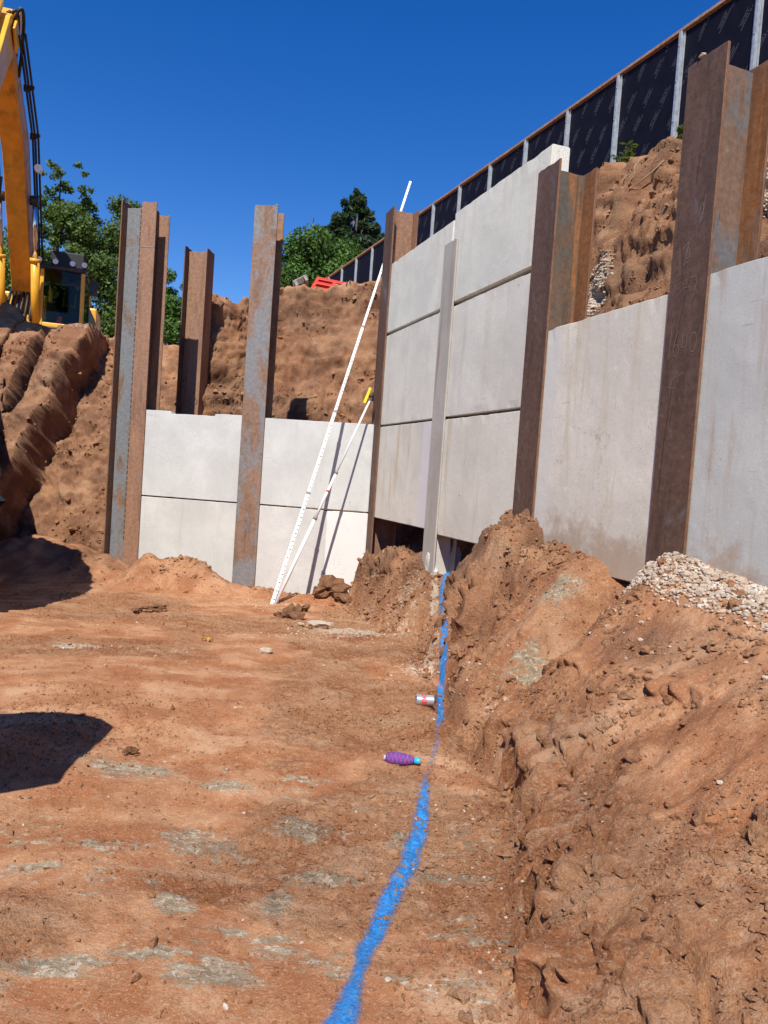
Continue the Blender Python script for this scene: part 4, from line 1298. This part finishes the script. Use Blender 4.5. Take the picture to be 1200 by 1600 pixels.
# clods lodged on the cut banks
sel_rows = np.repeat(np.arange(2, nv), nu); sel_cols = np.tile(np.arange(nu), nv - 2)
BP = B[2:nv].reshape(-1, 3)
brx, bry = BP[:, 0] - C[0], BP[:, 1] - C[1]
bts = brx * RN[0] + bry * RN[1]; bss = brx * RD[0] + bry * RD[1]
vis = ((BP[:, 1] > 9.8) & (BP[:, 0] > -7.5) & (BP[:, 0] < 1.2)) | ((bss > -1.2) & (bss < 4.6) & (bts < -.8))
idx = np.flatnonzero(vis); rb = np.random.default_rng(91); idx = rb.choice(idx, 14000, replace=False)
dens = sstep(-.35, .35, fbm(BP[idx, 0] * 1.3, BP[idx, 1] * 1.3, BP[idx, 2] * 1.3, 3, 191))
idx = idx[rb.random(len(idx)) < dens]; nb_ = len(idx) // 6
scatter('bank_clods', BP[idx[:nb_]], lambda r, n: .016 + .042 * r.random(n) ** 3, 28, SOIL, 'larger broken clods of soil lodged on the cut banks', [rock_mesh('b', 160 + i, 2, .8, .45) for i in range(5)], .4, .0)
scatter('bank_clods', BP[idx[nb_:]], lambda r, n: .008 + .022 * r.random(n) ** 3, 27, SOIL, 'small broken clods of soil lodged on the cut banks', [rock_mesh('b', 165 + i, 1, .8, .45) for i in range(6)], .4, .0)
wsel = np.flatnonzero(vis & ((np.exp(-((bss - 1.02) / .24) ** 2 - ((BP[:, 2] - 3.75) / .5) ** 2) * (bts < -.3) > .35) | (np.exp(-((bss - 3.1) / .4) ** 2 - ((BP[:, 2] - 4.5) / .8) ** 2) * (bts < -.3) > .4)))
if len(wsel):
    wsel = rb.choice(wsel, min(1600, len(wsel)), replace=False)
    scatter('bank_limestone', BP[wsel], lambda r, n: .012 + .022 * r.random(n) ** 2, 29, STONE, 'pale limestone rubble spilling down the bank behind the panels', None, 0, .1)


def dens_white(x, y):
    return np.clip(.006 + .9 * np.exp(-((x + .1) / .7) ** 2 - ((y - 6.85) / .42) ** 2) + .7 * np.exp(-((x - .38) / .2) ** 2 - ((y - 5.7) / .6) ** 2) + .5 * np.exp(-((x + 1.2) / .35) ** 2 - ((y - 8.75) / .3) ** 2)
                   + .35 * np.exp(-((x + 1.9) / .5) ** 2 - ((y - 5.55) / .15) ** 2) + .5 * np.exp(-((x - .35) / .3) ** 2 - ((y - 7.4) / .3) ** 2) + .3 * np.exp(-((x + .3) / .4) ** 2 - ((y - 8.5) / .4) ** 2)
                   + .25 * np.exp(-((x - .75) / .15) ** 2 - ((y - 4.2) / .8) ** 2) + .10 * np.exp(-((x - .4) / .25) ** 2 - ((y - 2.6) / 1.2) ** 2), 0, 1)


pts = pts_on_floor(26000, dens_white, 6, (-3.0, 1.6, 1.5, 9.4))
scatter('limestone_gravel', pts, lambda r, n: .0035 + .010 * r.random(n) ** 2.5, 9, STONE, 'pale limestone chips scattered over the soil by the wall')

# bank of white stones at the foot of the near panels
heap = empty('gravel_heap', rw(6.0, .1, .85))
tag(heap, 'heap of white limestone rubble against the near right panel', 'gravel heap')
bpy.context.view_layer.update()
r_ = np.random.default_rng(77)
cnt = 0
while cnt < 300:
    s_ = r_.uniform(5.15, 6.9); t_ = abs(r_.normal(0, .17)) + .02
    lim = np.interp(s_, [5.15, 5.35, 5.7, 6.2, 6.9], [.08, .16, .26, .28, .3])
    if t_ > lim: continue
    if s_ < 5.62 and s_ > 5.2 and t_ < .015: continue
    sz = (.008 + .018 * r_.random() ** 1.6) * (1.5 if r_.random() < .15 else 1)
    x, y, _ = rw(s_, t_)
    z = floor_z(x, y) + sz * .15 + max(0, (lim - t_)) * .05
    e = bpy.data.objects.new('stone', ROCKS[cnt % 8]); COL.objects.link(e); e.parent = heap
    e.location = Vector((x, y, z)) - heap.location
    e.rotation_euler = (r_.uniform(-.6, .6), r_.uniform(-.6, .6), r_.uniform(0, 6.3)); e.scale = (sz, sz, sz)
    cnt += 1

hp = []
while len(hp) < 2200:
    s_ = r_.uniform(5.12, 6.95); t_ = abs(r_.normal(0, .16)) + .01
    lim = np.interp(s_, [5.15, 5.35, 5.7, 6.2, 6.9], [.08, .16, .27, .30, .32])
    if t_ < lim or r_.random() < .10: hp.append((s_, t_ * (1 if t_ < lim else 1.3), lim))
hp = np.array(hp); hx = C[0] + RD[0] * hp[:, 0] + RN[0] * hp[:, 1]; hy = C[1] + RD[1] * hp[:, 0] + RN[1] * hp[:, 1]
hz = floor_fields(hx[:, None], hy[:, None])[0][:, 0] + np.maximum(0, hp[:, 2] - hp[:, 1]) * .03
fill = scatter('small_stones', np.stack([hx, hy, hz], 1), lambda r, n: .007 + .010 * r.random(n), 78, STONE, 'small chips filling the white rubble heap')
fill.parent = heap; fill.matrix_parent_inverse = Matrix.Translation(-Vector(heap.location))

CLOD = [rock_mesh('soil_clod', 90 + i, 3, .75, .62) for i in range(4)]
for me in CLOD:
    n_ = len(me.vertices)
    for k_, v_ in (('dark', .55), ('white', 0), ('grey', 0), ('compact', 0)): set_attr(me, k_, np.full(n_, v_))
    me.materials.append(SOIL)
    for v in me.vertices:
        k_ = 1 + .16 * float(fbm(v.co.x * 4, v.co.y * 4, v.co.z * 4, 3, 9))
        v.co = v.co * k_
    for p in me.polygons: p.use_smooth = False
STONE3 = [rock_mesh('stone', 120 + i, 2, .6, .38) for i in range(3)]
for me in STONE3: me.materials.append(STONE)
for (nm, lab, x, y, sz, k) in (
        ('soil_clod', 'brown soil clod right of the foot of the leaning poles', -.87, 7.82, .085, 0),
        ('soil_clod', 'small reddish clod just behind the foot of the poles', -.97, 7.78, .055, 1),
        ('soil_clod', 'rounded clod in the shade of the poles by the far wall', -.83, 8.35, .075, 2),
        ('soil_clod', 'large ragged clod against the whitest far panel', -.62, 9.12, .13, 3),
        ('soil_clod', 'dark clod between the ragged clod and the corner pile', -.42, 9.1, .10, 0),
        ('soil_clod', 'flat dark clod on the open floor before the far pile', -2.16, 7.46, .085, 1),
        ('soil_clod', 'smaller flat clod beside the one before the far pile', -2.32, 7.40, .06, 2),
        ('soil_clod', 'lone dark pebble of soil right of the bucket shadow', -1.11, 3.52, .022, 3),
        ('stone', 'pale pebble alone on the bare floor left of centre', -.81, 5.76, .045, 0),
        ('stone', 'flat pale slab of stone in the gravel before the wall', -.52, 6.98, .11, 1),
        ('stone', 'small white stone left of the pale slab, near the poles', -.70, 7.2, .03, 2)):
    me = (CLOD if nm == 'soil_clod' else STONE3)[k % (4 if nm == 'soil_clod' else 3)]
    e = bpy.data.objects.new(nm, me); COL.objects.link(e)
    e.location = (x, y, floor_z(x, y) + sz * .4); e.scale = (sz, sz, sz * (.45 if 'flat' in lab else 1)); e.rotation_euler = (0, 0, random.uniform(0, 6))
    tag(e, lab, 'clod' if nm == 'soil_clod' else 'stone', 'loose clods on the pit floor' if nm == 'soil_clod' else 'pale stones on the pit floor')

# ================================================================ DRINK CAN, LINE BOBBIN, PEEL
def lathe(prof, n=28):
    V = []; F = []
    for (x, r) in prof:
        for k in range(n):
            a = 2 * math.pi * k / n
            V.append((x, r * math.cos(a), r * math.sin(a)))
    for i in range(len(prof) - 1):
        for k in range(n):
            F.append((i * n + k, i * n + (k + 1) % n, (i + 1) * n + (k + 1) % n, (i + 1) * n + k))
    return V, F


ALU = mat_plain('can_aluminium', (.62, .62, .63), .28, .85, .06, 20)
CANW = mat_plain('can_silver_print', (.46, .455, .46), .38, .5, .05, 20)
CANR = mat_plain('can_red_print', (.62, .02, .025), .4)
cx_, cy_ = .33, 4.63
can = empty('drink_can', (cx_, cy_, floor_z(cx_, cy_) + .033), .06)
tag(can, 'silver drink can with red lettering lying beside the blue line', 'can')
V, F = lathe([(-.052, .033), (.050, .033)]); MB().add(V, F, True).build('can_body', CANW, can)
V, F = lathe([(-.0522, .033), (-.058, .0275), (-.060, .027), (-.060, .0245), (-.056, .0235), (-.056, .0)]); MB().add(V, F, True).build('can_end', ALU, can)
V, F = lathe([(.0502, .033), (.0555, .027), (.0575, .026), (.0575, .0235), (.053, .022), (.053, 0)]); MB().add(V, F, True).build('can_end', ALU, can)
tcv = bpy.data.curves.new('can_lettering', 'FONT'); tcv.body = 'COKE'; tcv.size = .042; tcv.align_x = 'CENTER'; tcv.align_y = 'CENTER'; tcv.resolution_u = 3; tcv.offset = .0012
to = bpy.data.objects.new('can_lettering', tcv); COL.objects.link(to)
bpy.context.view_layer.update()
tm_ = bpy.data.meshes.new_from_object(to.evaluated_get(bpy.context.evaluated_depsgraph_get()))
bpy.data.objects.remove(to)
bm = bmesh.new(); bm.from_mesh(tm_)
for k in range(-30, 31):
    bmesh.ops.bisect_plane(bm, geom=bm.verts[:] + bm.edges[:] + bm.faces[:], plane_co=(k * .003, 0, 0), plane_no=(1, 0, 0))
for v in bm.verts:
    a = -v.co.x / .0335 - 2.0; yy = v.co.y - .010
    v.co = Vector((yy, .0335 * math.cos(a), .0335 * math.sin(a) * -1))
bm.to_mesh(tm_); bm.free()
lt = obj('can_lettering', tm_, CANR, can)

PURPLE = NT('purple_twine')
pc = PURPLE.coord()
wv_ = PURPLE.n('ShaderNodeTexWave'); wv_.inputs['Scale'].default_value = 90; wv_.inputs['Distortion'].default_value = 6; PURPLE.l(pc, wv_.inputs['Vector'])
PURPLE = PURPLE.done(PURPLE.mix(wv_.outputs['Fac'], (.10, .05, .24), (.40, .09, .28)), .85, 0, PURPLE.bump(wv_.outputs['Fac'], .8, .003))
CYAN = mat_plain('cyan_plastic', (.02, .42, .70), .45)
TWINE = [mat_plain('twine_violet', (.17, .08, .36), .9), mat_plain('twine_magenta', (.48, .06, .26), .9), mat_plain('twine_blue', (.07, .10, .38), .9)]
bx0, by0 = .17, 3.67
bob = empty('line_bobbin', (bx0, by0, floor_z(bx0, by0) + .026), -.10)
tag(bob, 'purple builders line wound on a bobbin with a cyan end cap, on the floor', 'line bobbin')
V, F = lathe([(-.078, 0), (-.078, .016), (-.07, .022), (-.05, .0285), (-.02, .030), (.02, .026), (.05, .017), (.06, .013), (.06, 0)]); MB().add(V, F, True).build('twine_ball', PURPLE, bob)
prof_x = [-.072, -.05, -.02, .02, .05, .058]; prof_r = [.022, .0290, .0305, .0265, .0175, .015]
for j, mt in enumerate(TWINE):
    pts = []
    for k in range(420):
        t = k / 419
        x = np.interp(abs(((t * (5 + j) + j * .3) % 2) - 1), [0, 1], [-.070, .056])
        a = t * 6.283 * (11 + 2 * j) + j
        rr_ = np.interp(x, prof_x, prof_r) + .0008
        pts.append((x, rr_ * math.cos(a), rr_ * math.sin(a)))
    MB().tube(pts, .0014, 4).build('twine_winding', mt, bob)
V, F = lathe([(.061, 0), (.061, .0145), (.086, .0155), (.090, .013), (.090, 0)]); MB().add(V, F, True).build('end_cap', CYAN, bob)
V, F = lathe([(-.088, 0), (-.088, .012), (-.079, .013), (-.079, 0)]); MB().add(V, F, True).build('spool_end', mat_plain('pale_blue_plastic', (.42, .45, .62), .5), bob)
pts = [(.0 + .018 * k + .01 * math.sin(k * 2), .035 + .012 * math.sin(k * 1.3), -.022) for k in range(-1, 6)]
MB().tube(pts, .0012, 4).build('loose_end', TWINE[0], bob)

peel = empty('fruit_peel', (-1.35, 6.15, floor_z(-1.35, 6.15)), .4)
tag(peel, 'small dark yellow scrap like a fruit peel, alone on the floor', 'scrap')
PEEL = mat_plain('yellow_peel', (.42, .24, .02), .6, 0, .4, 40, .5, .002, (.05, .03, .01))
for k in range(3):
    a = k * 2.1 + .4
    mb = MB()
    V = []; F = []
    for i in range(6):
        t = i / 5
        for sgn_ in (-1, 1):
            w = .014 * math.sin(math.pi * (.15 + .8 * t))
            V.append((math.cos(a) * t * .055 - math.sin(a) * w * sgn_, math.sin(a) * t * .055 + math.cos(a) * w * sgn_, .035 * math.sin(math.pi * t) * (.5 + .5 * k / 2) + .006))
    for i in range(5): F.append((2 * i, 2 * i + 1, 2 * i + 3, 2 * i + 2))
    V2 = [(x, y, z - .004) for x, y, z in V]
    mb.add(V, F, True).add(V2, [f[::-1] for f in F], True).build('peel_strip', PEEL, peel)

# ================================================================ CHALK NUMBERS ON THE NEAR PILE
def stroke(paths, w=.0011):
    mb = MB()
    for p in paths:
        for a, b in zip(p[:-1], p[1:]):
            d = Vector((b[0] - a[0], b[1] - a[1]))
            if d.length < 1e-5: continue
            d.normalize(); nn = Vector((-d.y, d.x)) * w
            mb.add([(a[0] + nn.x, -.0022, a[1] + nn.y), (b[0] + nn.x, -.0022, b[1] + nn.y), (b[0] - nn.x, -.0022, b[1] - nn.y), (a[0] - nn.x, -.0022, a[1] - nn.y)], [(0, 1, 2, 3)])
    return mb


def loop(cx, cz, rx, rz, n=16, a0=0, a1=360):
    return [(cx + rx * math.cos(R(a0 + (a1 - a0) * k / n)), cz + rz * math.sin(R(a0 + (a1 - a0) * k / n))) for k in range(n + 1)]


Z1640 = 2.22
chalk = [[(-.10, Z1640 + .10), (-.105, Z1640 - .08)],                                  # 1
         [(-.045, Z1640 + .09), (-.07, Z1640), (-.07, Z1640 - .05)] + loop(-.05, Z1640 - .03, .022, .035, 12, 180, 540),   # 6
         [(.0, Z1640 + .05), (-.005, Z1640 - .02), (.03, Z1640 - .015)], [(.032, Z1640 + .05), (.03, Z1640 - .06)],        # 4
         loop(.085, Z1640 + .0, .026, .055),                                                                               # 0
         [(-.02, Z1640 - .15), (-.09, Z1640 - .24), (-.04, Z1640 - .245)], [(-.05, Z1640 - .19), (.03, Z1640 - .16)],
         [(-.09, 2.78), (-.07, 2.62)], [(-.10, 2.62), (-.06, 2.625)],
         [(-.07, 2.76), (-.02, 2.80), (-.03, 2.72), (-.05, 2.67), (-.01, 2.69)] , loop(-.02, 2.735, .014, .03), [(-.02, 2.77), (.04, 2.87), (.08, 2.96)], loop(.065, 2.94, .014, .05), [(.06, 2.88), (.085, 3.0), (.09, 3.03)],
         [(-.09, 2.50), (-.03, 2.54), (.02, 2.54)], [(.01, 2.59), (.07, 2.59), (.075, 2.55), (.04, 2.46)]]
cm_ = stroke(chalk).build('chalk_numbers', CHALK, pE); cm_['kind'] = 'stuff'
cracks = stroke([[(.02, 2.62), (-.01, 2.50), (-.04, 2.34), (-.06, 2.20)], [(-.05, 2.02), (-.07, 1.84), (-.09, 1.60), (-.095, 1.36)], [(-.035, 1.88), (-.05, 1.76)], [(.01, 3.28), (.0, 3.12)]], .0016).build('dark_scratch', DARKMARK, pE); cracks['kind'] = 'stuff'
# crumbs of clay and a pale drop on the pile tops
for (pp, x, z, s_) in ((pE, -.05, 3.845, .02), (pM, .13, 4.63, .014)):
    e = obj('mortar_drop', ROCKS[2], None, pp); e.scale = (s_ * 1.6, s_, s_); e.location = (x, .01, z)
# mortar footing at the cement smeared post
ft_me = rock_mesh('concrete_footing', 300, 4, 1.0, .45)
ft_me.materials.append(MORTAR)
e = obj('concrete_footing', ft_me, None, pC); e.location = (.02, .10, .30); e.scale = (.15, .20, .38)
MB().box(.02, .10, .02, .2, .3, .92).build('spilt_concrete', MORTAR, pC, .012)

# ================================================================ TREES
def leaf_cloud(centres, radii, n, size, seed, droop=0.0, aspect=1.7, flatten=.8, power=.55):
    r_ = np.random.default_rng(seed)
    centres = np.array(centres, float); radii = np.array(radii, float)
    w = radii ** 2; w /= w.sum()
    idx = r_.choice(len(centres), n, p=w)
    d = r_.normal(size=(n, 3)); d /= np.linalg.norm(d, axis=1)[:, None]
    rad = r_.random(n) ** power
    P = centres[idx] + d * (radii[idx] * rad)[:, None] * np.array([1, 1, flatten])
    nrm = d * .7 + r_.normal(size=(n, 3)) * .6 + np.array([0, 0, .35]); nrm /= np.linalg.norm(nrm, axis=1)[:, None]
    a = np.cross(nrm, r_.normal(size=(n, 3))); a /= np.linalg.norm(a, axis=1)[:, None]
    a[:, 2] -= droop; a /= np.linalg.norm(a, axis=1)[:, None]
    b = np.cross(nrm, a); b /= np.linalg.norm(b, axis=1)[:, None] + 1e-9
    s_ = size * r_.uniform(.6, 1.35, n)[:, None]
    V = np.stack([P - a * s_ * aspect * .5, P + b * s_ * .5 + nrm * s_ * .08, P + a * s_ * aspect * .5, P - b * s_ * .5 + nrm * s_ * .08], 1).reshape(-1, 3)
    F = np.arange(n * 4).reshape(n, 4)
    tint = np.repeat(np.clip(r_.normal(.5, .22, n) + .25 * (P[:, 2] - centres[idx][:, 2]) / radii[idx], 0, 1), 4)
    return V, F, tint


BARK = mat_plain('tree_bark', (.10, .075, .055), .9, 0, .35, 6, .2, .01)
LEAF1 = mat_leaf('leaf_mid_green', (.035, .075, .014), (.15, .235, .045))
LEAF2 = mat_leaf('leaf_fresh_green', (.030, .085, .012), (.115, .23, .035))
LEAF3 = mat_leaf('conifer_green', (.008, .026, .010), (.034, .075, .026))


def tree(label, base, height, blobs, n, leaf, size, seed, mat, name='broadleaf_tree', **kw):
    o = empty(name, base)
    tag(o, label, 'tree', 'trees beyond the excavation')
    r_ = random.Random(seed)
    mb = MB()
    mb.tube([(0, 0, -.5), (.05, 0, height * .3), (-.05, .1, height * .6), (.05, .05, height * .93)], [height * .028, height * .022, height * .014, height * .004], 8)
    for (c_, rr_) in blobs[:14]:
        z0 = min(c_[2] * .7, height * .6) * r_.uniform(.6, .95)
        mb.tube([(0, 0, z0), (c_[0] * .5, c_[1] * .5, (z0 + c_[2]) / 2 + .1), c_], [height * .009, height * .006, height * .002], 5)
    mb.build('trunk', BARK, o)
    V, F, tint = leaf_cloud([b[0] for b in blobs], [b[1] for b in blobs], n, size, seed, **kw)
    me = np_mesh('crown', V, F, False)
    set_attr(me, 'tint', tint)
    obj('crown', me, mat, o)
    return o


def blobset(seed, spec):
    """spec: (n, centre, spread xyz, rmin, rmax)"""
    r_ = random.Random(seed); out = []
    for n, c_, sp, a, b in spec:
        for _ in range(n):
            while True:
                u = [r_.uniform(-1, 1) for _ in range(3)]
                if sum(k * k for k in u) < 1: break
            out.append(((c_[0] + u[0] * sp[0], c_[1] + u[1] * sp[1], c_[2] + u[2] * sp[2]), r_.uniform(a, b)))
    return out


PZ = 2.4
tree('tall loose green tree rising just right of the excavator boom', (-16.0, 36, PZ), 12.8,
     blobset(1, [(26, (0, 0, 6.0), (2.6, 2.0, 3.6), .8, 1.35), (8, (.4, 0, 10.2), (1.3, .9, 1.5), .35, .6), (26, (.3, 0, 10.6), (1.5, 1.0, 2.0), .14, .34), (18, (-.6, 0, 3.0), (3.0, 1.5, 2.6), .8, 1.3), (22, (.6, 0, 8.4), (2.0, 1.5, 2.2), .45, .85), (26, (0, 0, 7), (3.0, 1.8, 4.4), .2, .45)]), 75000, LEAF1, .10, 5, LEAF1, power=.9)
tree('dense dark green tree between the excavator cab and the double pile', (-13.3, 37, PZ), 11.4,
     blobset(2, [(30, (0, 0, 5.8), (1.9, 2.0, 4.0), .8, 1.3), (18, (.8, 0, 2.8), (2.0, 1.6, 2.6), .8, 1.3), (12, (.2, 0, 9.9), (1.1, .8, 1.1), .35, .7), (26, (0, 0, 6.6), (2.5, 1.8, 4.4), .2, .45)]), 75000, LEAF1, .10, 6, LEAF1, power=.9)
tree('green tree behind the excavator boom at the left edge', (-18.8, 37, PZ), 10.6,
     blobset(3, [(30, (0, 0, 5.4), (2.8, 2.0, 4.0), .9, 1.4), (16, (1.0, 0, 2.2), (2.4, 1.6, 2.2), .8, 1.3)]), 45000, LEAF1, .115, 7, LEAF1, power=.9)
tree('sunlit tree showing between the double pile and the lone tan pile', (-9.9, 36, PZ), 7.6,
     blobset(4, [(24, (0, 0, 3.6), (1.4, 1.5, 2.9), .55, .95), (10, (-.9, 0, 6.5), (.6, .6, 1.4), .3, .55), (16, (0, 0, 4.5), (1.7, 1.2, 3.0), .18, .4)]), 36000, LEAF2, .095, 8, LEAF2, power=.9)
tree('leafy bright green tree in front of the conifer on the far bank', (-3.9, 33, 5.0), 7.6,
     blobset(5, [(26, (.1, 0, 4.6), (1.9, 1.6, 1.6), .6, 1.0), (14, (-.7, 0, 3.4), (1.2, 1.2, 1.7), .55, .9), (14, (1.4, -.4, 3.9), (1.2, 1.2, 1.8), .55, .9), (24, (0, 0, 4.6), (2.1, 1.4, 2.3), .18, .4)]), 60000, LEAF2, .095, 9, LEAF2, power=.9)
# conifer: tiers of drooping sprays
r_ = random.Random(12); bl = []
for i in range(420):
    z = 9.7 - 8.2 * r_.random() ** .8
    rad = .80 * max(.02, 9.75 - z) ** .72 + .04
    a = r_.uniform(0, 6.28); q = rad * r_.uniform(.3, 1.08) ** .7
    bl.append(((q * math.cos(a), q * math.sin(a), z - .10 * q), .13 + .11 * (9.75 - z) ** .6 * r_.uniform(.6, 1.3)))
bl += [((.05 * math.sin(k), 0, 9.3 + k * .15), .16) for k in range(4)]
tree('dark conifer standing on the far bank beside the fence', (-2.35, 37, 5.0), 10.0, bl, 110000, LEAF3, .095, 10, LEAF3, 'conifer_tree', droop=.2, aspect=2.8, flatten=.8, power=.6)

# weeds along the foot of the fence
WEED = mat_leaf('weed_green', (.05, .10, .012), (.20, .27, .05))


def weed(label, x, y, z, n, h, seed):
    o = empty('weed', (x, y, z)); tag(o, label, 'weed', 'weeds on the bank below the fence')
    r_ = random.Random(seed)
    st = MB(); V = []; F = []; T = []
    for i in range(n):
        a = r_.uniform(0, 6.28); L = h * r_.uniform(.5, 1.1); q = r_.uniform(.1, .5) * h
        pts = [(0.03 * math.cos(a), .03 * math.sin(a), -.05), (q * .5 * math.cos(a), q * .5 * math.sin(a), L * .6), (q * math.cos(a), q * math.sin(a), L)]
        st.tube(pts, [.006, .004, .002], 4)
        for k in range(9):
            t = r_.uniform(.2, 1); p = Vector(pts[0]).lerp(Vector(pts[2]), t)
            b = r_.uniform(0, 6.28); l = .09 * r_.uniform(.5, 1.2); w = l * .33
            d = Vector((math.cos(b), math.sin(b), r_.uniform(-.2, .7))).normalized(); s_ = d.cross(Vector((0, 0, 1))).normalized()
            i0 = len(V)
            V += [p, p + d * l * .5 + s_ * w, p + d * l, p + d * l * .5 - s_ * w]; F.append((i0, i0 + 1, i0 + 2, i0 + 3)); T += [r_.random()] * 4
    st.build('stem', BARK, o)
    me = np_mesh('leaf_spray', np.array([tuple(v) for v in V]), np.array(F), False); set_attr(me, 'tint', np.array(T))
    obj('leaf_spray', me, WEED, o)


topband = B[nv - 14:nv + 4].reshape(-1, 3)


def bank_pt(x, y):
    k = np.argmin((topband[:, 0] - x) ** 2 + (topband[:, 1] - y) ** 2)
    return topband[k]


for lab, s_, t_, n_, h_, sd_ in (('bright green weed at the fence foot behind the highest panel', -.45, -3.25, 9, .34, 1), ('leafy weed sprouting left of a fence post on the bank', -.05, -3.3, 8, .30, 2),
                                 ('yellowing weed trailing over the bank edge', .25, -3.2, 6, .22, 3), ('small weed beside the dark rusty pile, by the fence', 1.2, -3.25, 7, .26, 4)):
    x, y, _ = rw(s_, t_); p_ = bank_pt(x, y)
    weed(lab, p_[0], p_[1], p_[2], n_, h_, sd_)
ROOT = mat_plain('dry_root', (.26, .17, .10), .9)
rr = random.Random(5)
for k in range(9):
    s_, t_ = rr.uniform(-.6, 1.3), rr.uniform(-3.25, -2.9)
    x, y, _ = rw(s_, t_); p_ = Vector(bank_pt(x, y))
    a = rr.uniform(-.6, .6); L = rr.uniform(.25, .6)
    dvec = Vector((RN[0] * .55 + RD[0] * a, RN[1] * .55 + RD[1] * a, -.85)).normalized()
    pts = [p_ - dvec * .06 + Vector((0, 0, .02))]
    for i_ in range(5):
        pts.append(pts[-1] + (dvec + Vector((rr.uniform(-.4, .4), rr.uniform(-.4, .4), rr.uniform(-.3, .3)))) * L / 5)
    o = empty('root', p_); q = [v - p_ for v in pts]
    MB().tube(q, [.012, .011, .009, .007, .005, .003], 5).build('root_strand', ROOT, o)
    tag(o, 'thin dry root hanging down the bank below the fence weeds', 'root', 'roots hanging from the bank')
# ================================================================ BARRIER AND PALLET ON THE FAR BANK
bar = empty('plastic_barrier', (-1.52, 13.45, 4.50), -.06)
tag(bar, 'red plastic barrier lying tipped on the crest of the far bank', 'barrier')
tilt = Matrix.Rotation(.14, 4, 'Y') @ Matrix.Rotation(-.9, 4, 'X')
for z0 in (0.0, .20, .38):
    MB().box(-.02, .62, -.03, .03, z0, z0 + .09, tilt).build('rail', RED, bar, .008)
for x0 in (-.02, .29, .56):
    MB().box(x0, x0 + .06, -.032, .032, .091, .199, tilt).box(x0, x0 + .06, -.032, .032, .291, .379, tilt).build('upright', RED, bar, .006)
pal = empty('pallet', (-1.78, 13.4, 4.46), .1)
tag(pal, 'grey slatted pallet end propped against the red barrier', 'pallet')
GREYW = mat_plain('grey_timber', (.30, .28, .25), .85, 0, .3, 15)
t2 = Matrix.Rotation(-.55, 4, 'Y')
for k in range(5):
    MB().box(0, .26, -.2 + k * .09, -.14 + k * .09, .10, .12, t2).build('slat', GREYW, pal)
for k in range(2):
    MB().box(.01 + k * .19, .06 + k * .19, -.2, .22, .02, .099, t2).build('bearer', GREYW, pal)
